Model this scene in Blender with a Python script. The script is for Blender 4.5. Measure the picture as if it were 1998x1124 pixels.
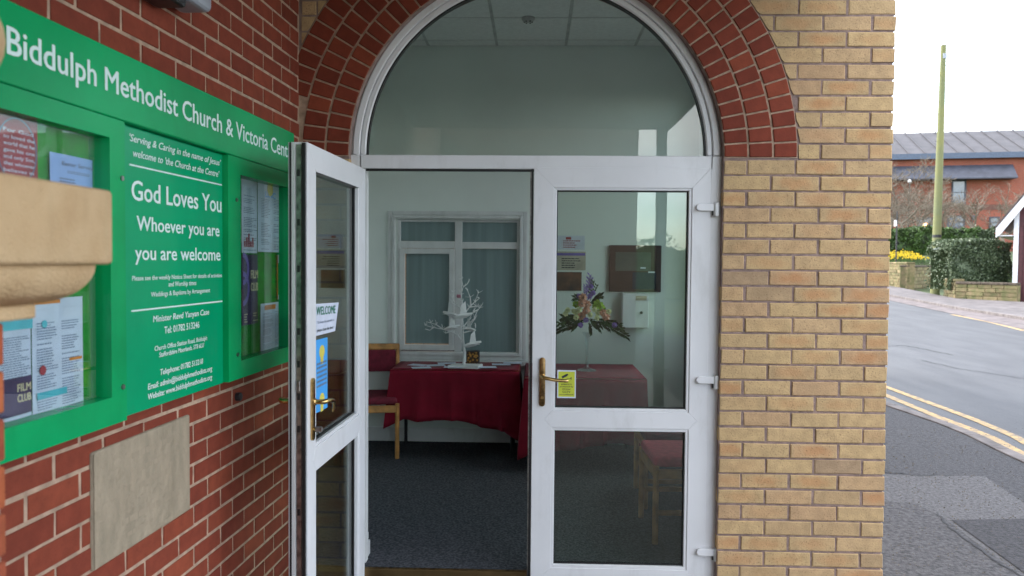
import bpy, bmesh, math, random
from mathutils import Vector, Matrix, Euler
R = math.radians
rnd = random.Random(7)
for o in list(bpy.data.objects):
    bpy.data.objects.remove(o)
SC = bpy.context.scene
COL = SC.collection

# ------------------------------------------------------------------ camera
W, H, F = 1998.0, 1124.0, 1500.0
CAM = Vector((0.0, -3.64, 1.48))
YAW, PITCH, ROLL = R(1.72), R(-1.9), R(0.48)
cam_d = bpy.data.cameras.new('camera')
cam_d.sensor_width = 36.0
cam_d.lens = F / W * 36.0
cam_d.clip_start = 0.05
cam_d.clip_end = 2000
cam = bpy.data.objects.new('camera', cam_d)
COL.objects.link(cam)
CM = Matrix.Rotation(YAW, 4, 'Z') @ Matrix.Rotation(R(90) + PITCH, 4, 'X') @ Matrix.Rotation(ROLL, 4, 'Z')
cam.matrix_world = Matrix.Translation(CAM) @ CM
cam_d.dof.use_dof = True
cam_d.dof.focus_distance = 4.2
cam_d.dof.aperture_fstop = 4.0
SC.camera = cam

# ------------------------------------------------------------------ world, sun, exposure
SUN_EL, SUN_AZ = 38.0, -50.0        # azimuth measured from +Y towards +X
world = bpy.data.worlds.new('World')
SC.world = world
world.use_nodes = True
wn = world.node_tree.nodes
wl = world.node_tree.links
bg = wn['Background']
sky = wn.new('ShaderNodeTexSky')
sky.sky_type = 'NISHITA'
sky.sun_disc = False
sky.sun_elevation = R(SUN_EL)
sky.sun_rotation = R(SUN_AZ)
sky.air_density = 1.0
sky.dust_density = 0.8
sky.ozone_density = 1.0
# thin cloud layer: soft white patches over the sky (same all round)
tcw = wn.new('ShaderNodeTexCoord')
mpw = wn.new('ShaderNodeMapping'); mpw.inputs['Scale'].default_value = (1.0, 1.0, 2.6); mpw.inputs['Location'].default_value = (3.1,1.7,0.4)
nzw = wn.new('ShaderNodeTexNoise'); nzw.inputs['Scale'].default_value = 1.6; nzw.inputs['Detail'].default_value = 7
rmw = wn.new('ShaderNodeMapRange'); rmw.inputs[1].default_value = 0.40; rmw.inputs[2].default_value = 0.60
mxw = wn.new('ShaderNodeMix'); mxw.data_type = 'RGBA'
wl.new(tcw.outputs['Generated'], mpw.inputs[0]); wl.new(mpw.outputs[0], nzw.inputs[0])
wl.new(nzw.outputs[0], rmw.inputs[0]); wl.new(rmw.outputs[0], mxw.inputs[0])
wl.new(sky.outputs[0], mxw.inputs[6]); mxw.inputs[7].default_value = (9.9, 9.9, 9.9, 1)
wl.new(mxw.outputs[2], bg.inputs[0])
bg.inputs[1].default_value = 0.12
sun_d = bpy.data.lights.new('sun', 'SUN')
sun_d.energy = 1.2
sun_d.angle = R(14)
sun_d.color = (1.0, 0.95, 0.88)
sun = bpy.data.objects.new('sun', sun_d)
COL.objects.link(sun)
sd = Vector((math.sin(R(SUN_AZ)) * math.cos(R(SUN_EL)), math.cos(R(SUN_AZ)) * math.cos(R(SUN_EL)), math.sin(R(SUN_EL))))
sun.rotation_euler = sd.to_track_quat('Z', 'Y').to_euler()
SC.view_settings.view_transform = 'Standard'
SC.view_settings.look = 'None'
SC.view_settings.exposure = 2.2
SC.view_settings.gamma = 1.0
SC.view_settings.use_curve_mapping = False

# ------------------------------------------------------------------ pixel <-> place helpers (used only to measure the photograph)
def ray(px, py):
    v = Vector(((px - W / 2) / F, -(py - H / 2) / F, -1.0))
    return (CM.to_3x3() @ v)
def P(px, py, Y=0.0):
    d = ray(px, py); t = (Y - CAM.y) / d.y
    return CAM + d * t
GZ0 = -0.13                                 # the ground outside lies a step below the lobby floor
def gz(y):
    return GZ0 if y < 2.0 else GZ0 + 0.015 * (y - 2.0)
def G(px, py):
    d = ray(px, py); t = (GZ0 - CAM.z) / d.z
    if CAM.y + d.y * t > 2.0:
        t = (GZ0 + 0.015 * (CAM.y - 2.0) - CAM.z) / (d.z - 0.015 * d.y)
    return CAM + d * t
def px_of(p):
    v = CM.to_3x3().transposed() @ (Vector(p) - CAM)
    if v.z > -0.05: return None
    return (W / 2 + F * v.x / -v.z, H / 2 - F * v.y / -v.z)

# ------------------------------------------------------------------ object helpers
def tag(o, label=None, cat=None, group=None, kind=None):
    if label: o['label'] = label
    if cat: o['category'] = cat
    if group: o['group'] = group
    if kind: o['kind'] = kind
    return o
def empty(name, loc=(0, 0, 0), rz=0.0):
    o = bpy.data.objects.new(name, None); COL.objects.link(o)
    o.location = loc; o.rotation_euler = (0, 0, rz); o.empty_display_size = 0.1
    return o
def link(name, me, parent=None, loc=None, rot=None):
    o = bpy.data.objects.new(name, me); COL.objects.link(o)
    if parent: o.parent = parent
    if loc is not None: o.location = loc
    if rot is not None: o.rotation_euler = rot
    return o
class MB:
    def __init__(s):
        s.v = []; s.f = []; s.m = []
    def add(s, vs, fs, mi=0):
        b = len(s.v); s.v += [tuple(v) for v in vs]
        s.f += [tuple(b + i for i in f) for f in fs]; s.m += [mi] * len(fs)
        return s
    def box(s, x0, x1, y0, y1, z0, z1, mi=0):
        if x1 < x0: x0, x1 = x1, x0
        if y1 < y0: y0, y1 = y1, y0
        if z1 < z0: z0, z1 = z1, z0
        return s.add([(x0,y0,z0),(x1,y0,z0),(x1,y1,z0),(x0,y1,z0),(x0,y0,z1),(x1,y0,z1),(x1,y1,z1),(x0,y1,z1)],
              [(0,3,2,1),(4,5,6,7),(0,1,5,4),(1,2,6,5),(2,3,7,6),(3,0,4,7)], mi)
    def quad(s, a, b, c, d, mi=0):
        return s.add([a, b, c, d], [(0, 1, 2, 3)], mi)
    def prism(s, pts, y0, y1, mi=0):      # outline in x,z, extruded in y (front y0)
        n = len(pts)
        vs = [(p[0], y0, p[1]) for p in pts] + [(p[0], y1, p[1]) for p in pts]
        fs = [tuple(range(n)), tuple(range(2 * n - 1, n - 1, -1))]
        fs += [(i, n + i, n + (i + 1) % n, (i + 1) % n) for i in range(n)]
        return s.add(vs, fs, mi)
    def prism_z(s, pts, z0, z1, mi=0):    # outline in x,y extruded in z
        n = len(pts)
        vs = [(p[0], p[1], z0) for p in pts] + [(p[0], p[1], z1) for p in pts]
        fs = [tuple(range(n - 1, -1, -1)), tuple(range(n, 2 * n))]
        fs += [(i, (i + 1) % n, n + (i + 1) % n, n + i) for i in range(n)]
        return s.add(vs, fs, mi)
    def tube(s, pts, rad, n=8, mi=0, caps=True):
        pts = [Vector(p) for p in pts]
        if not isinstance(rad, (list, tuple)): rad = [rad] * len(pts)
        rings = []; b = len(s.v); prev = None
        for i, p in enumerate(pts):
            d = (pts[min(i + 1, len(pts) - 1)] - pts[max(i - 1, 0)]).normalized()
            if prev is None:
                a = d.cross(Vector((0, 0, 1)))
                if a.length < 1e-3: a = Vector((1, 0, 0))
            else:
                a = prev - d * prev.dot(d)
            a.normalize(); c = d.cross(a); prev = a
            for k in range(n):
                t = 2 * math.pi * k / n
                s.v.append(tuple(p + (a * math.cos(t) + c * math.sin(t)) * rad[i]))
        for i in range(len(pts) - 1):
            for k in range(n):
                s.f.append((b + i*n + k, b + i*n + (k+1) % n, b + (i+1)*n + (k+1) % n, b + (i+1)*n + k)); s.m.append(mi)
        if caps:
            s.f.append(tuple(b + k for k in range(n - 1, -1, -1))); s.m.append(mi)
            s.f.append(tuple(b + (len(pts) - 1) * n + k for k in range(n))); s.m.append(mi)
        return s
    def lathe(s, prof, cx=0, cy=0, n=20, mi=0):
        b = len(s.v)
        for r, z in prof:
            for k in range(n):
                t = 2 * math.pi * k / n
                s.v.append((cx + r * math.cos(t), cy + r * math.sin(t), z))
        for i in range(len(prof) - 1):
            for k in range(n):
                s.f.append((b + i*n + k, b + i*n + (k+1) % n, b + (i+1)*n + (k+1) % n, b + (i+1)*n + k)); s.m.append(mi)
        s.f.append(tuple(b + k for k in range(n - 1, -1, -1))); s.m.append(mi)
        s.f.append(tuple(b + (len(prof)-1)*n + k for k in range(n))); s.m.append(mi)
        return s
    def build(s, name, mat, parent=None, bevel=0.0, smooth=False, seg=1, loc=None, rot=None, fix=True):
        me = bpy.data.meshes.new(name)
        me.from_pydata(s.v, [], s.f)
        mats = mat if isinstance(mat, (list, tuple)) else [mat]
        for m in mats: me.materials.append(m)
        if len(mats) > 1: me.polygons.foreach_set('material_index', s.m)
        if fix or bevel:
            bm = bmesh.new(); bm.from_mesh(me)
            if fix: bmesh.ops.recalc_face_normals(bm, faces=bm.faces)
            if bevel:
                ed = [e for e in bm.edges if len(e.link_faces) == 2 and e.calc_face_angle(0) > 0.5]
                bmesh.ops.bevel(bm, geom=ed, offset=bevel, segments=seg, affect='EDGES', profile=0.5, clamp_overlap=True)
            bm.to_mesh(me); bm.free()
        if smooth:
            me.polygons.foreach_set('use_smooth', [True] * len(me.polygons))
            try: me.set_sharp_from_angle(angle=R(40))
            except Exception: pass
        me.update()
        return link(name, me, parent, loc, rot)

# ------------------------------------------------------------------ materials
def new_mat(name):
    m = bpy.data.materials.new(name); m.use_nodes = True
    return m, m.node_tree.nodes, m.node_tree.links, m.node_tree.nodes['Principled BSDF']
def mat(name, col, rough=0.6, metal=0.0, var=0.08, scale=8.0, bump=0.0, bscale=60.0, spec=0.5, coat=0.0, rand=0.0, detail=5, sheen=0.0, col2=None, emit=None, stretch=None, dirt=0.0):
    m, n, l, b = new_mat(name)
    tc = n.new('ShaderNodeTexCoord')
    nz = n.new('ShaderNodeTexNoise'); nz.inputs['Scale'].default_value = scale; nz.inputs['Detail'].default_value = detail
    if stretch:
        mp_ = n.new('ShaderNodeMapping'); mp_.inputs['Scale'].default_value = stretch; l.new(tc.outputs['Object'], mp_.inputs[0]); l.new(mp_.outputs[0], nz.inputs[0])
    else: l.new(tc.outputs['Object'], nz.inputs[0])
    mx = n.new('ShaderNodeMix'); mx.data_type = 'RGBA'
    c2 = col2 or tuple(min(1, c * (1 - 3 * var)) for c in col)
    c1 = tuple(min(1, c * (1 + var)) for c in col) if not col2 else col
    mx.inputs[6].default_value = (*c1, 1); mx.inputs[7].default_value = (*c2, 1)
    rm = n.new('ShaderNodeMapRange'); rm.inputs[1].default_value = 0.35; rm.inputs[2].default_value = 0.7
    l.new(nz.outputs[0], rm.inputs[0]); l.new(rm.outputs[0], mx.inputs[0])
    out = mx.outputs[2]
    if rand:
        oi = n.new('ShaderNodeObjectInfo'); hs = n.new('ShaderNodeHueSaturation')
        r2 = n.new('ShaderNodeMapRange'); r2.inputs[3].default_value = 1 - rand; r2.inputs[4].default_value = 1 + rand
        l.new(oi.outputs['Random'], r2.inputs[0]); l.new(r2.outputs[0], hs.inputs['Value']); l.new(out, hs.inputs['Color']); out = hs.outputs[0]
    if dirt:
        d1 = n.new('ShaderNodeTexNoise'); d1.inputs['Scale'].default_value = 4.5; d1.inputs['Detail'].default_value = 9; d1.inputs['Roughness'].default_value = .68
        mpd = n.new('ShaderNodeMapping'); mpd.inputs['Scale'].default_value = (1.6, 1.6, .55); l.new(tc.outputs['Object'], mpd.inputs[0]); l.new(mpd.outputs[0], d1.inputs[0])
        d2 = n.new('ShaderNodeMapRange'); d2.inputs[1].default_value = .52; d2.inputs[2].default_value = .78; d2.inputs[4].default_value = dirt; l.new(d1.outputs[0], d2.inputs[0])
        d3 = n.new('ShaderNodeMix'); d3.data_type = 'RGBA'; d3.inputs[7].default_value = (col[0] * .35, col[1] * .33, col[2] * .28, 1)
        l.new(d2.outputs[0], d3.inputs[0]); l.new(out, d3.inputs[6]); out = d3.outputs[2]
    l.new(out, b.inputs['Base Color'])
    b.inputs['Roughness'].default_value = rough; b.inputs['Metallic'].default_value = metal
    b.inputs['Specular IOR Level'].default_value = spec
    if coat: b.inputs['Coat Weight'].default_value = coat; b.inputs['Coat Roughness'].default_value = 0.08
    if sheen: b.inputs['Sheen Weight'].default_value = sheen
    if emit: b.inputs['Emission Color'].default_value = (*emit[0], 1); b.inputs['Emission Strength'].default_value = emit[1]
    if bump:
        n2 = n.new('ShaderNodeTexNoise'); n2.inputs['Scale'].default_value = bscale; n2.inputs['Detail'].default_value = 4
        l.new(tc.outputs['Object'], n2.inputs[0])
        bp = n.new('ShaderNodeBump'); bp.inputs['Strength'].default_value = bump; bp.inputs['Distance'].default_value = 0.01
        l.new(n2.outputs[0], bp.inputs['Height']); l.new(bp.outputs[0], b.inputs['Normal'])
    return m
def brick_mat(name, ramp, blotch=None, pit=(0.1, 0.05, 0.03), pitamt=0.5, bump=0.35):
    m, n, l, b = new_mat(name)
    tc = n.new('ShaderNodeTexCoord'); oi = n.new('ShaderNodeObjectInfo')
    ml = n.new('ShaderNodeMath'); ml.operation = 'MULTIPLY'; ml.inputs[1].default_value = 57.0
    l.new(oi.outputs['Random'], ml.inputs[0])
    va = n.new('ShaderNodeVectorMath'); l.new(tc.outputs['Object'], va.inputs[0]); l.new(ml.outputs[0], va.inputs[1])
    cr = n.new('ShaderNodeValToRGB'); cr.color_ramp.interpolation = 'LINEAR'
    el = cr.color_ramp.elements
    el[0].position = ramp[0][0]; el[0].color = (*ramp[0][1], 1)
    el[1].position = ramp[-1][0]; el[1].color = (*ramp[-1][1], 1)
    for p, c in ramp[1:-1]:
        e = el.new(p); e.color = (*c, 1)
    l.new(oi.outputs['Random'], cr.inputs[0])
    # soft clouding over the face
    nz = n.new('ShaderNodeTexNoise'); nz.inputs['Scale'].default_value = 22; nz.inputs['Detail'].default_value = 6; l.new(va.outputs[0], nz.inputs[0])
    rm = n.new('ShaderNodeMapRange'); rm.inputs[1].default_value = .3; rm.inputs[2].default_value = .75; rm.inputs[3].default_value = .86; rm.inputs[4].default_value = 1.14
    l.new(nz.outputs[0], rm.inputs[0])
    hs = n.new('ShaderNodeHueSaturation'); l.new(cr.outputs[0], hs.inputs['Color']); l.new(rm.outputs[0], hs.inputs['Value'])
    out = hs.outputs[0]
    if blotch:
        # kiln flash: an orange blush in the middle of some bricks
        mp = n.new('ShaderNodeVectorMath'); mp.operation = 'MULTIPLY'; mp.inputs[1].default_value = (11.0, 0.0, 36.0)
        l.new(tc.outputs['Object'], mp.inputs[0])
        n3 = n.new('ShaderNodeTexNoise'); n3.inputs['Scale'].default_value = 26; n3.inputs['Detail'].default_value = 5; l.new(va.outputs[0], n3.inputs[0])
        ln = n.new('ShaderNodeVectorMath'); ln.operation = 'LENGTH'; l.new(mp.outputs[0], ln.inputs[0])
        ad = n.new('ShaderNodeMath'); ad.operation = 'MULTIPLY_ADD'; ad.inputs[1].default_value = 1.5; l.new(n3.outputs[0], ad.inputs[0]); l.new(ln.outputs['Value'], ad.inputs[2])
        r3 = n.new('ShaderNodeMapRange'); r3.inputs[1].default_value = 1.1; r3.inputs[2].default_value = 2.0; r3.inputs[3].default_value = 1; r3.inputs[4].default_value = 0
        l.new(ad.outputs[0], r3.inputs[0])
        # which bricks have it
        m7 = n.new('ShaderNodeMath'); m7.operation = 'MULTIPLY'; m7.inputs[1].default_value = 7.31; l.new(oi.outputs['Random'], m7.inputs[0])
        fr = n.new('ShaderNodeMath'); fr.operation = 'FRACT'; l.new(m7.outputs[0], fr.inputs[0])
        r4 = n.new('ShaderNodeMapRange'); r4.inputs[1].default_value = .35; r4.inputs[2].default_value = 1.0; r4.inputs[3].default_value = 0; r4.inputs[4].default_value = .58
        l.new(fr.outputs[0], r4.inputs[0])
        pw = n.new('ShaderNodeMath'); pw.operation = 'MULTIPLY'; l.new(r3.outputs[0], pw.inputs[0]); l.new(r4.outputs[0], pw.inputs[1])
        mx = n.new('ShaderNodeMix'); mx.data_type = 'RGBA'; mx.inputs[7].default_value = (*blotch, 1)
        l.new(pw.outputs[0], mx.inputs[0]); l.new(out, mx.inputs[6]); out = mx.outputs[2]
    # pits
    vo = n.new('ShaderNodeTexNoise'); vo.inputs['Scale'].default_value = 170; vo.inputs['Detail'].default_value = 2; l.new(va.outputs[0], vo.inputs[0])
    r5 = n.new('ShaderNodeMapRange'); r5.inputs[1].default_value = .60; r5.inputs[2].default_value = .68; r5.inputs[4].default_value = pitamt
    l.new(vo.outputs[0], r5.inputs[0])
    mx2 = n.new('ShaderNodeMix'); mx2.data_type = 'RGBA'; mx2.inputs[7].default_value = (*pit, 1)
    l.new(r5.outputs[0], mx2.inputs[0]); l.new(out, mx2.inputs[6])
    l.new(mx2.outputs[2], b.inputs['Base Color'])
    b.inputs['Roughness'].default_value = .85; b.inputs['Specular IOR Level'].default_value = .3
    n6 = n.new('ShaderNodeTexNoise'); n6.inputs['Scale'].default_value = 120; n6.inputs['Detail'].default_value = 6; l.new(va.outputs[0], n6.inputs[0])
    bp = n.new('ShaderNodeBump'); bp.inputs['Strength'].default_value = bump; bp.inputs['Distance'].default_value = .006
    l.new(n6.outputs[0], bp.inputs['Height']); l.new(bp.outputs[0], b.inputs['Normal'])
    return m
def glass_mat(name, tint=(.93, .97, .95), base=0.045):
    m, n, l, b = new_mat(name); n.remove(b)
    out = n['Material Output']
    tr = n.new('ShaderNodeBsdfTransparent'); tr.inputs[0].default_value = (*tint, 1)
    gl = n.new('ShaderNodeBsdfGlossy'); gl.inputs['Roughness'].default_value = 0.0
    ge = n.new('ShaderNodeNewGeometry'); dt = n.new('ShaderNodeVectorMath'); dt.operation = 'DOT_PRODUCT'
    l.new(ge.outputs['Normal'], dt.inputs[0]); l.new(ge.outputs['Incoming'], dt.inputs[1])
    ab = n.new('ShaderNodeMath'); ab.operation = 'ABSOLUTE'; l.new(dt.outputs['Value'], ab.inputs[0])
    om = n.new('ShaderNodeMath'); om.operation = 'SUBTRACT'; om.inputs[0].default_value = 1; l.new(ab.outputs[0], om.inputs[1])
    p5 = n.new('ShaderNodeMath'); p5.operation = 'POWER'; p5.inputs[1].default_value = 5; l.new(om.outputs[0], p5.inputs[0])
    ma = n.new('ShaderNodeMath'); ma.operation = 'MULTIPLY_ADD'; ma.inputs[1].default_value = 1 - base; ma.inputs[2].default_value = base
    mx = n.new('ShaderNodeMixShader')
    l.new(p5.outputs[0], ma.inputs[0]); l.new(ma.outputs[0], mx.inputs[0]); l.new(tr.outputs[0], mx.inputs[1]); l.new(gl.outputs[0], mx.inputs[2])
    nz = n.new('ShaderNodeTexNoise'); nz.inputs['Scale'].default_value = 1.4; tc = n.new('ShaderNodeTexCoord'); l.new(tc.outputs['Object'], nz.inputs[0])
    bp = n.new('ShaderNodeBump'); bp.inputs['Strength'].default_value = .04; bp.inputs['Distance'].default_value = .02
    l.new(nz.outputs[0], bp.inputs['Height']); l.new(bp.outputs[0], gl.inputs['Normal'])
    l.new(mx.outputs[0], out.inputs[0])
    return m

M = {}
M['ybrick'] = brick_mat('buff_brick', [(0, (.36, .25, .16)), (.06, (.46, .32, .175)), (.5, (.52, .365, .19)), (.85, (.50, .34, .19)), (1, (.46, .30, .17))], blotch=(.48, .21, .085), pit=(.16, .09, .05), pitamt=.55)
M['rbrick'] = brick_mat('red_brick', [(0, (.165, .033, .018)), (.45, (.205, .041, .022)), (.90, (.225, .047, .024)), (.97, (.26, .058, .028)), (1, (.17, .030, .02))], pit=(.10, .02, .015), pitamt=.25, bump=.15)
M['pbrick'] = brick_mat('pier_brick', [(0, (.33, .07, .03)), (.5, (.42, .12, .045)), (1, (.25, .05, .03))], pit=(.12, .03, .02), pitamt=.4)
M['ymortar'] = mat('mauve_mortar', (.30, .215, .19), .95, var=.12, scale=30, bump=.5, bscale=300)
M['rmortar'] = mat('buff_mortar', (.46, .325, .235), .95, var=.12, scale=25, bump=.5, bscale=260)
M['upvc'] = mat('white_upvc', (.73, .735, .76), .30, var=.02, scale=3, spec=.5, dirt=.28)
M['upvc2'] = mat('old_white_upvc', (.68, .69, .69), .35, var=.03, scale=5, dirt=.35)
M['gasket'] = mat('black_rubber_gasket', (.012, .012, .013), .5)
M['steel'] = mat('dull_steel', (.36, .35, .34), .35, 1.0, var=.2, scale=40)
M['brass'] = mat('worn_brass', (.62, .42, .17), .22, 1.0, var=.12, scale=30)
M['brass_dark'] = mat('tarnished_brass', (.30, .19, .085), .32, 1.0, var=.2, scale=40)
M['glass'] = glass_mat('window_glass')
M['vase'] = glass_mat('clear_vase_glass', (.92, .95, .95), .16)
M['cabglass'] = glass_mat('cabinet_glass', (.97, .985, .985), .045)
M['green'] = mat('green_painted_board', (.0, .33, .105), .26, var=.07, scale=3, spec=.3, dirt=.22)
M['green2'] = mat('green_vinyl_panel', (.0, .33, .14), .2, var=.05, scale=2, spec=.4, dirt=.12)
M['greenb'] = mat('green_pinboard', (.0, .25, .015), .85, var=.1, scale=12)
M['white_print'] = mat('white_lettering', (.66, .82, .80), .5, var=.02)
M['paper'] = mat('white_paper', (.50, .60, .72), .8, var=.04, scale=10)
M['paper_w'] = mat('bright_paper', (.62, .66, .78), .8, var=.04, scale=10)
M['paper_b'] = mat('blue_paper', (.26, .42, .74), .8, var=.03, scale=10)
M['ink'] = mat('grey_ink', (.15, .2, .3), .8)
M['inkdark'] = mat('dark_ink', (.03, .04, .05), .8)
M['inkgreen'] = mat('green_ink', (.02, .2, .12), .8)
M['poster_red'] = mat('red_poster', (.33, .035, .05), .6, var=.1)
M['poster_teal'] = mat('teal_print', (.06, .42, .5), .6)
M['poster_orange'] = mat('orange_flyer', (.62, .22, .02), .6)
M['poster_purple'] = mat('dark_purple_poster', (.05, .035, .10), .6, var=.2)
M['poster_violet'] = mat('violet_print', (.16, .12, .45), .6)
M['poster_cream'] = mat('cream_print', (.62, .58, .36), .6)
M['poster_blue'] = mat('sky_blue_poster', (.06, .36, .82), .6, var=.02)
M['yellow_print'] = mat('yellow_print', (.70, .60, .10), .6)
M['cctv'] = mat('yellow_green_sticker', (.55, .60, .05), .5, var=.05)
M['stone'] = mat('buff_cast_stone', (.60, .42, .235), .85, scale=14, bump=.6, bscale=190, col2=(.52, .345, .18), dirt=.38, detail=8)
M['plaque'] = mat('weathered_stone_plaque', (.37, .30, .215), .9, scale=16, bump=1.0, bscale=38, col2=(.27, .225, .16), stretch=(1.6, 1, .5), dirt=.35, detail=9)
M['wall_in'] = mat('pale_green_emulsion', (.74, .79, .76), .9, var=.02, scale=2)
M['ceil'] = mat('ceiling_tile_white', (.74, .75, .74), .95, var=.03, scale=40)
M['tbar'] = mat('ceiling_grid_metal', (.45, .46, .45), .5)
M['carpet'] = None
M['cloth'] = mat('burgundy_cloth', (.21, .004, .020), .75, var=.08, scale=5, sheen=.08, bump=.1, bscale=500, spec=.2)
M['seat'] = mat('burgundy_upholstery', (.17, .012, .03), .9, var=.1, scale=30)
M['seatpink'] = mat('rose_upholstery', (.62, .10, .14), .9, var=.1, scale=30)
M['beech'] = mat('varnished_beech', (.56, .27, .08), .4, var=.15, scale=14)
M['frost'] = mat('frosted_teal_glass', (.20, .275, .28), .42, var=.07, scale=3, spec=.5, stretch=(6, 1, .25))
M['treewhite'] = mat('white_enamel', (.72, .74, .74), .5, var=.02)
M['pink'] = mat('pink_ribbon', (.5, .2, .28), .6)
M['dark'] = mat('dark_plastic', (.02, .02, .025), .4)
M['grey_plastic'] = mat('silver_plastic', (.35, .38, .44), .3)
M['tarmac'] = mat('road_asphalt', (.066, .067, .071), .56, scale=1.8, bump=.6, bscale=40, col2=(.036, .036, .040), detail=14, stretch=(1.6, .35, 1))
M['pave'] = mat('pavement_asphalt', (.070, .068, .074), .8, scale=42, bump=1.0, bscale=110, col2=(.018, .017, .020), detail=5)
M['pave2'] = mat('pale_worn_asphalt', (.135, .13, .135), .85, scale=46, bump=.9, bscale=110, col2=(.045, .043, .046), detail=5)
M['kerb'] = mat('kerb_stone', (.16, .14, .135), .8, var=.15, scale=6, bump=.3, rand=.12)
M['yline'] = mat('worn_yellow_paint', (.52, .34, .13), .7, scale=16, col2=(.17, .145, .115), detail=12)
M['soil'] = mat('grass_and_soil', (.05, .075, .02), .95, var=.2, scale=2, bump=.5)
M['sandstone'] = mat('mossy_sandstone', (.24, .18, .10), .9, scale=5, bump=.6, bscale=30, col2=(.11, .12, .045), rand=.3)
M['coping'] = mat('dark_coping_stone', (.11, .085, .065), .9, var=.2, scale=10, bump=.5)
M['farbrick'] = None
M['slate'] = mat('grey_slate', (.085, .082, .09), .8, var=.08, scale=1.2)
M['darkslate'] = mat('dark_cladding', (.065, .07, .095), .6, var=.1, scale=2)
M['gutter'] = mat('blue_grey_gutter', (.07, .10, .16), .4)
M['winglass'] = mat('sky_reflecting_pane', (.10, .13, .18), .06, spec=1.0)
M['pole'] = mat('weathered_green_pole', (.20, .20, .07), .8, scale=1.0, bump=.3, col2=(.15, .17, .09))
M['blackmetal'] = mat('black_painted_metal', (.015, .016, .02), .4)
M['white_paint'] = mat('white_gloss_paint', (.75, .76, .78), .4, var=.03)
M['maroon'] = mat('maroon_painted_boards', (.075, .018, .022), .6, var=.12)
M['bark'] = mat('grey_bark', (.20, .165, .125), .9, var=.2, scale=10)
M['leafA'] = mat('hedge_leaf_green', (.055, .11, .018), .6, var=.35, scale=3)
M['leafB'] = mat('laurel_leaf_green', (.035, .062, .022), .45, scale=9, col2=(.13, .17, .09))
M['leafC'] = mat('daffodil_leaf_green', (.075, .14, .03), .6, var=.3, scale=4)
M['daff'] = mat('daffodil_yellow', (.72, .52, .02), .6, var=.1)
M['lampglow'] = mat('lit_bulb', (1, .5, .15), .5, emit=((1, .42, .1), 8.0))
M['brown_tile'] = mat('brown_roof_tile', (.12, .09, .08), .8, var=.2, scale=6, bump=.4)
M['tan'] = mat('brown_frame', (.05, .02, .018), .5)

def carpet_mat():
    m, n, l, b = new_mat('charcoal_carpet')
    tc = n.new('ShaderNodeTexCoord'); nz = n.new('ShaderNodeTexNoise'); nz.inputs['Scale'].default_value = 75; nz.inputs['Detail'].default_value = 3
    l.new(tc.outputs['Object'], nz.inputs[0])
    cr = n.new('ShaderNodeValToRGB'); e = cr.color_ramp.elements
    e[0].position = .38; e[0].color = (.040, .044, .052, 1); e[1].position = .66; e[1].color = (.115, .12, .135, 1)
    l.new(nz.outputs[0], cr.inputs[0]); l.new(cr.outputs[0], b.inputs['Base Color']); b.inputs['Roughness'].default_value = .97
    b.inputs['Specular IOR Level'].default_value = .15
    bp = n.new('ShaderNodeBump'); bp.inputs['Strength'].default_value = .8; bp.inputs['Distance'].default_value = .006
    l.new(nz.outputs[0], bp.inputs['Height']); l.new(bp.outputs[0], b.inputs['Normal'])
    return m
M['carpet'] = carpet_mat()
def far_brick_mat(name, c1, c2, cm, bw=.225, rh=.075):
    m, n, l, b = new_mat(name)
    tc = n.new('ShaderNodeTexCoord')
    sp = n.new('ShaderNodeSeparateXYZ'); cb = n.new('ShaderNodeCombineXYZ'); l.new(tc.outputs['Object'], sp.inputs[0])
    ad = n.new('ShaderNodeMath'); l.new(sp.outputs[0], ad.inputs[0]); l.new(sp.outputs[1], ad.inputs[1])
    l.new(ad.outputs[0], cb.inputs[0]); l.new(sp.outputs[2], cb.inputs[1])
    bt = n.new('ShaderNodeTexBrick'); bt.inputs['Scale'].default_value = 1; bt.inputs['Brick Width'].default_value = bw; bt.inputs['Row Height'].default_value = rh
    bt.inputs['Mortar Size'].default_value = .008; bt.inputs['Color1'].default_value = (*c1, 1); bt.inputs['Color2'].default_value = (*c2, 1); bt.inputs['Mortar'].default_value = (*cm, 1)
    l.new(cb.outputs[0], bt.inputs[0])
    nz = n.new('ShaderNodeTexNoise'); nz.inputs['Scale'].default_value = .6; nz.inputs['Detail'].default_value = 6; l.new(tc.outputs['Object'], nz.inputs[0])
    rm = n.new('ShaderNodeMapRange'); rm.inputs[3].default_value = .75; rm.inputs[4].default_value = 1.2; l.new(nz.outputs[0], rm.inputs[0])
    hs = n.new('ShaderNodeHueSaturation'); l.new(bt.outputs[0], hs.inputs['Color']); l.new(rm.outputs[0], hs.inputs['Value'])
    l.new(hs.outputs[0], b.inputs['Base Color']); b.inputs['Roughness'].default_value = .9
    return m
M['farbrick'] = far_brick_mat('distant_red_brick', (.33, .080, .045), (.27, .065, .038), (.25, .16, .12))
M['sidebrick'] = far_brick_mat('distant_buff_brick', (.46, .31, .17), (.42, .27, .16), (.22, .15, .13))

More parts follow.
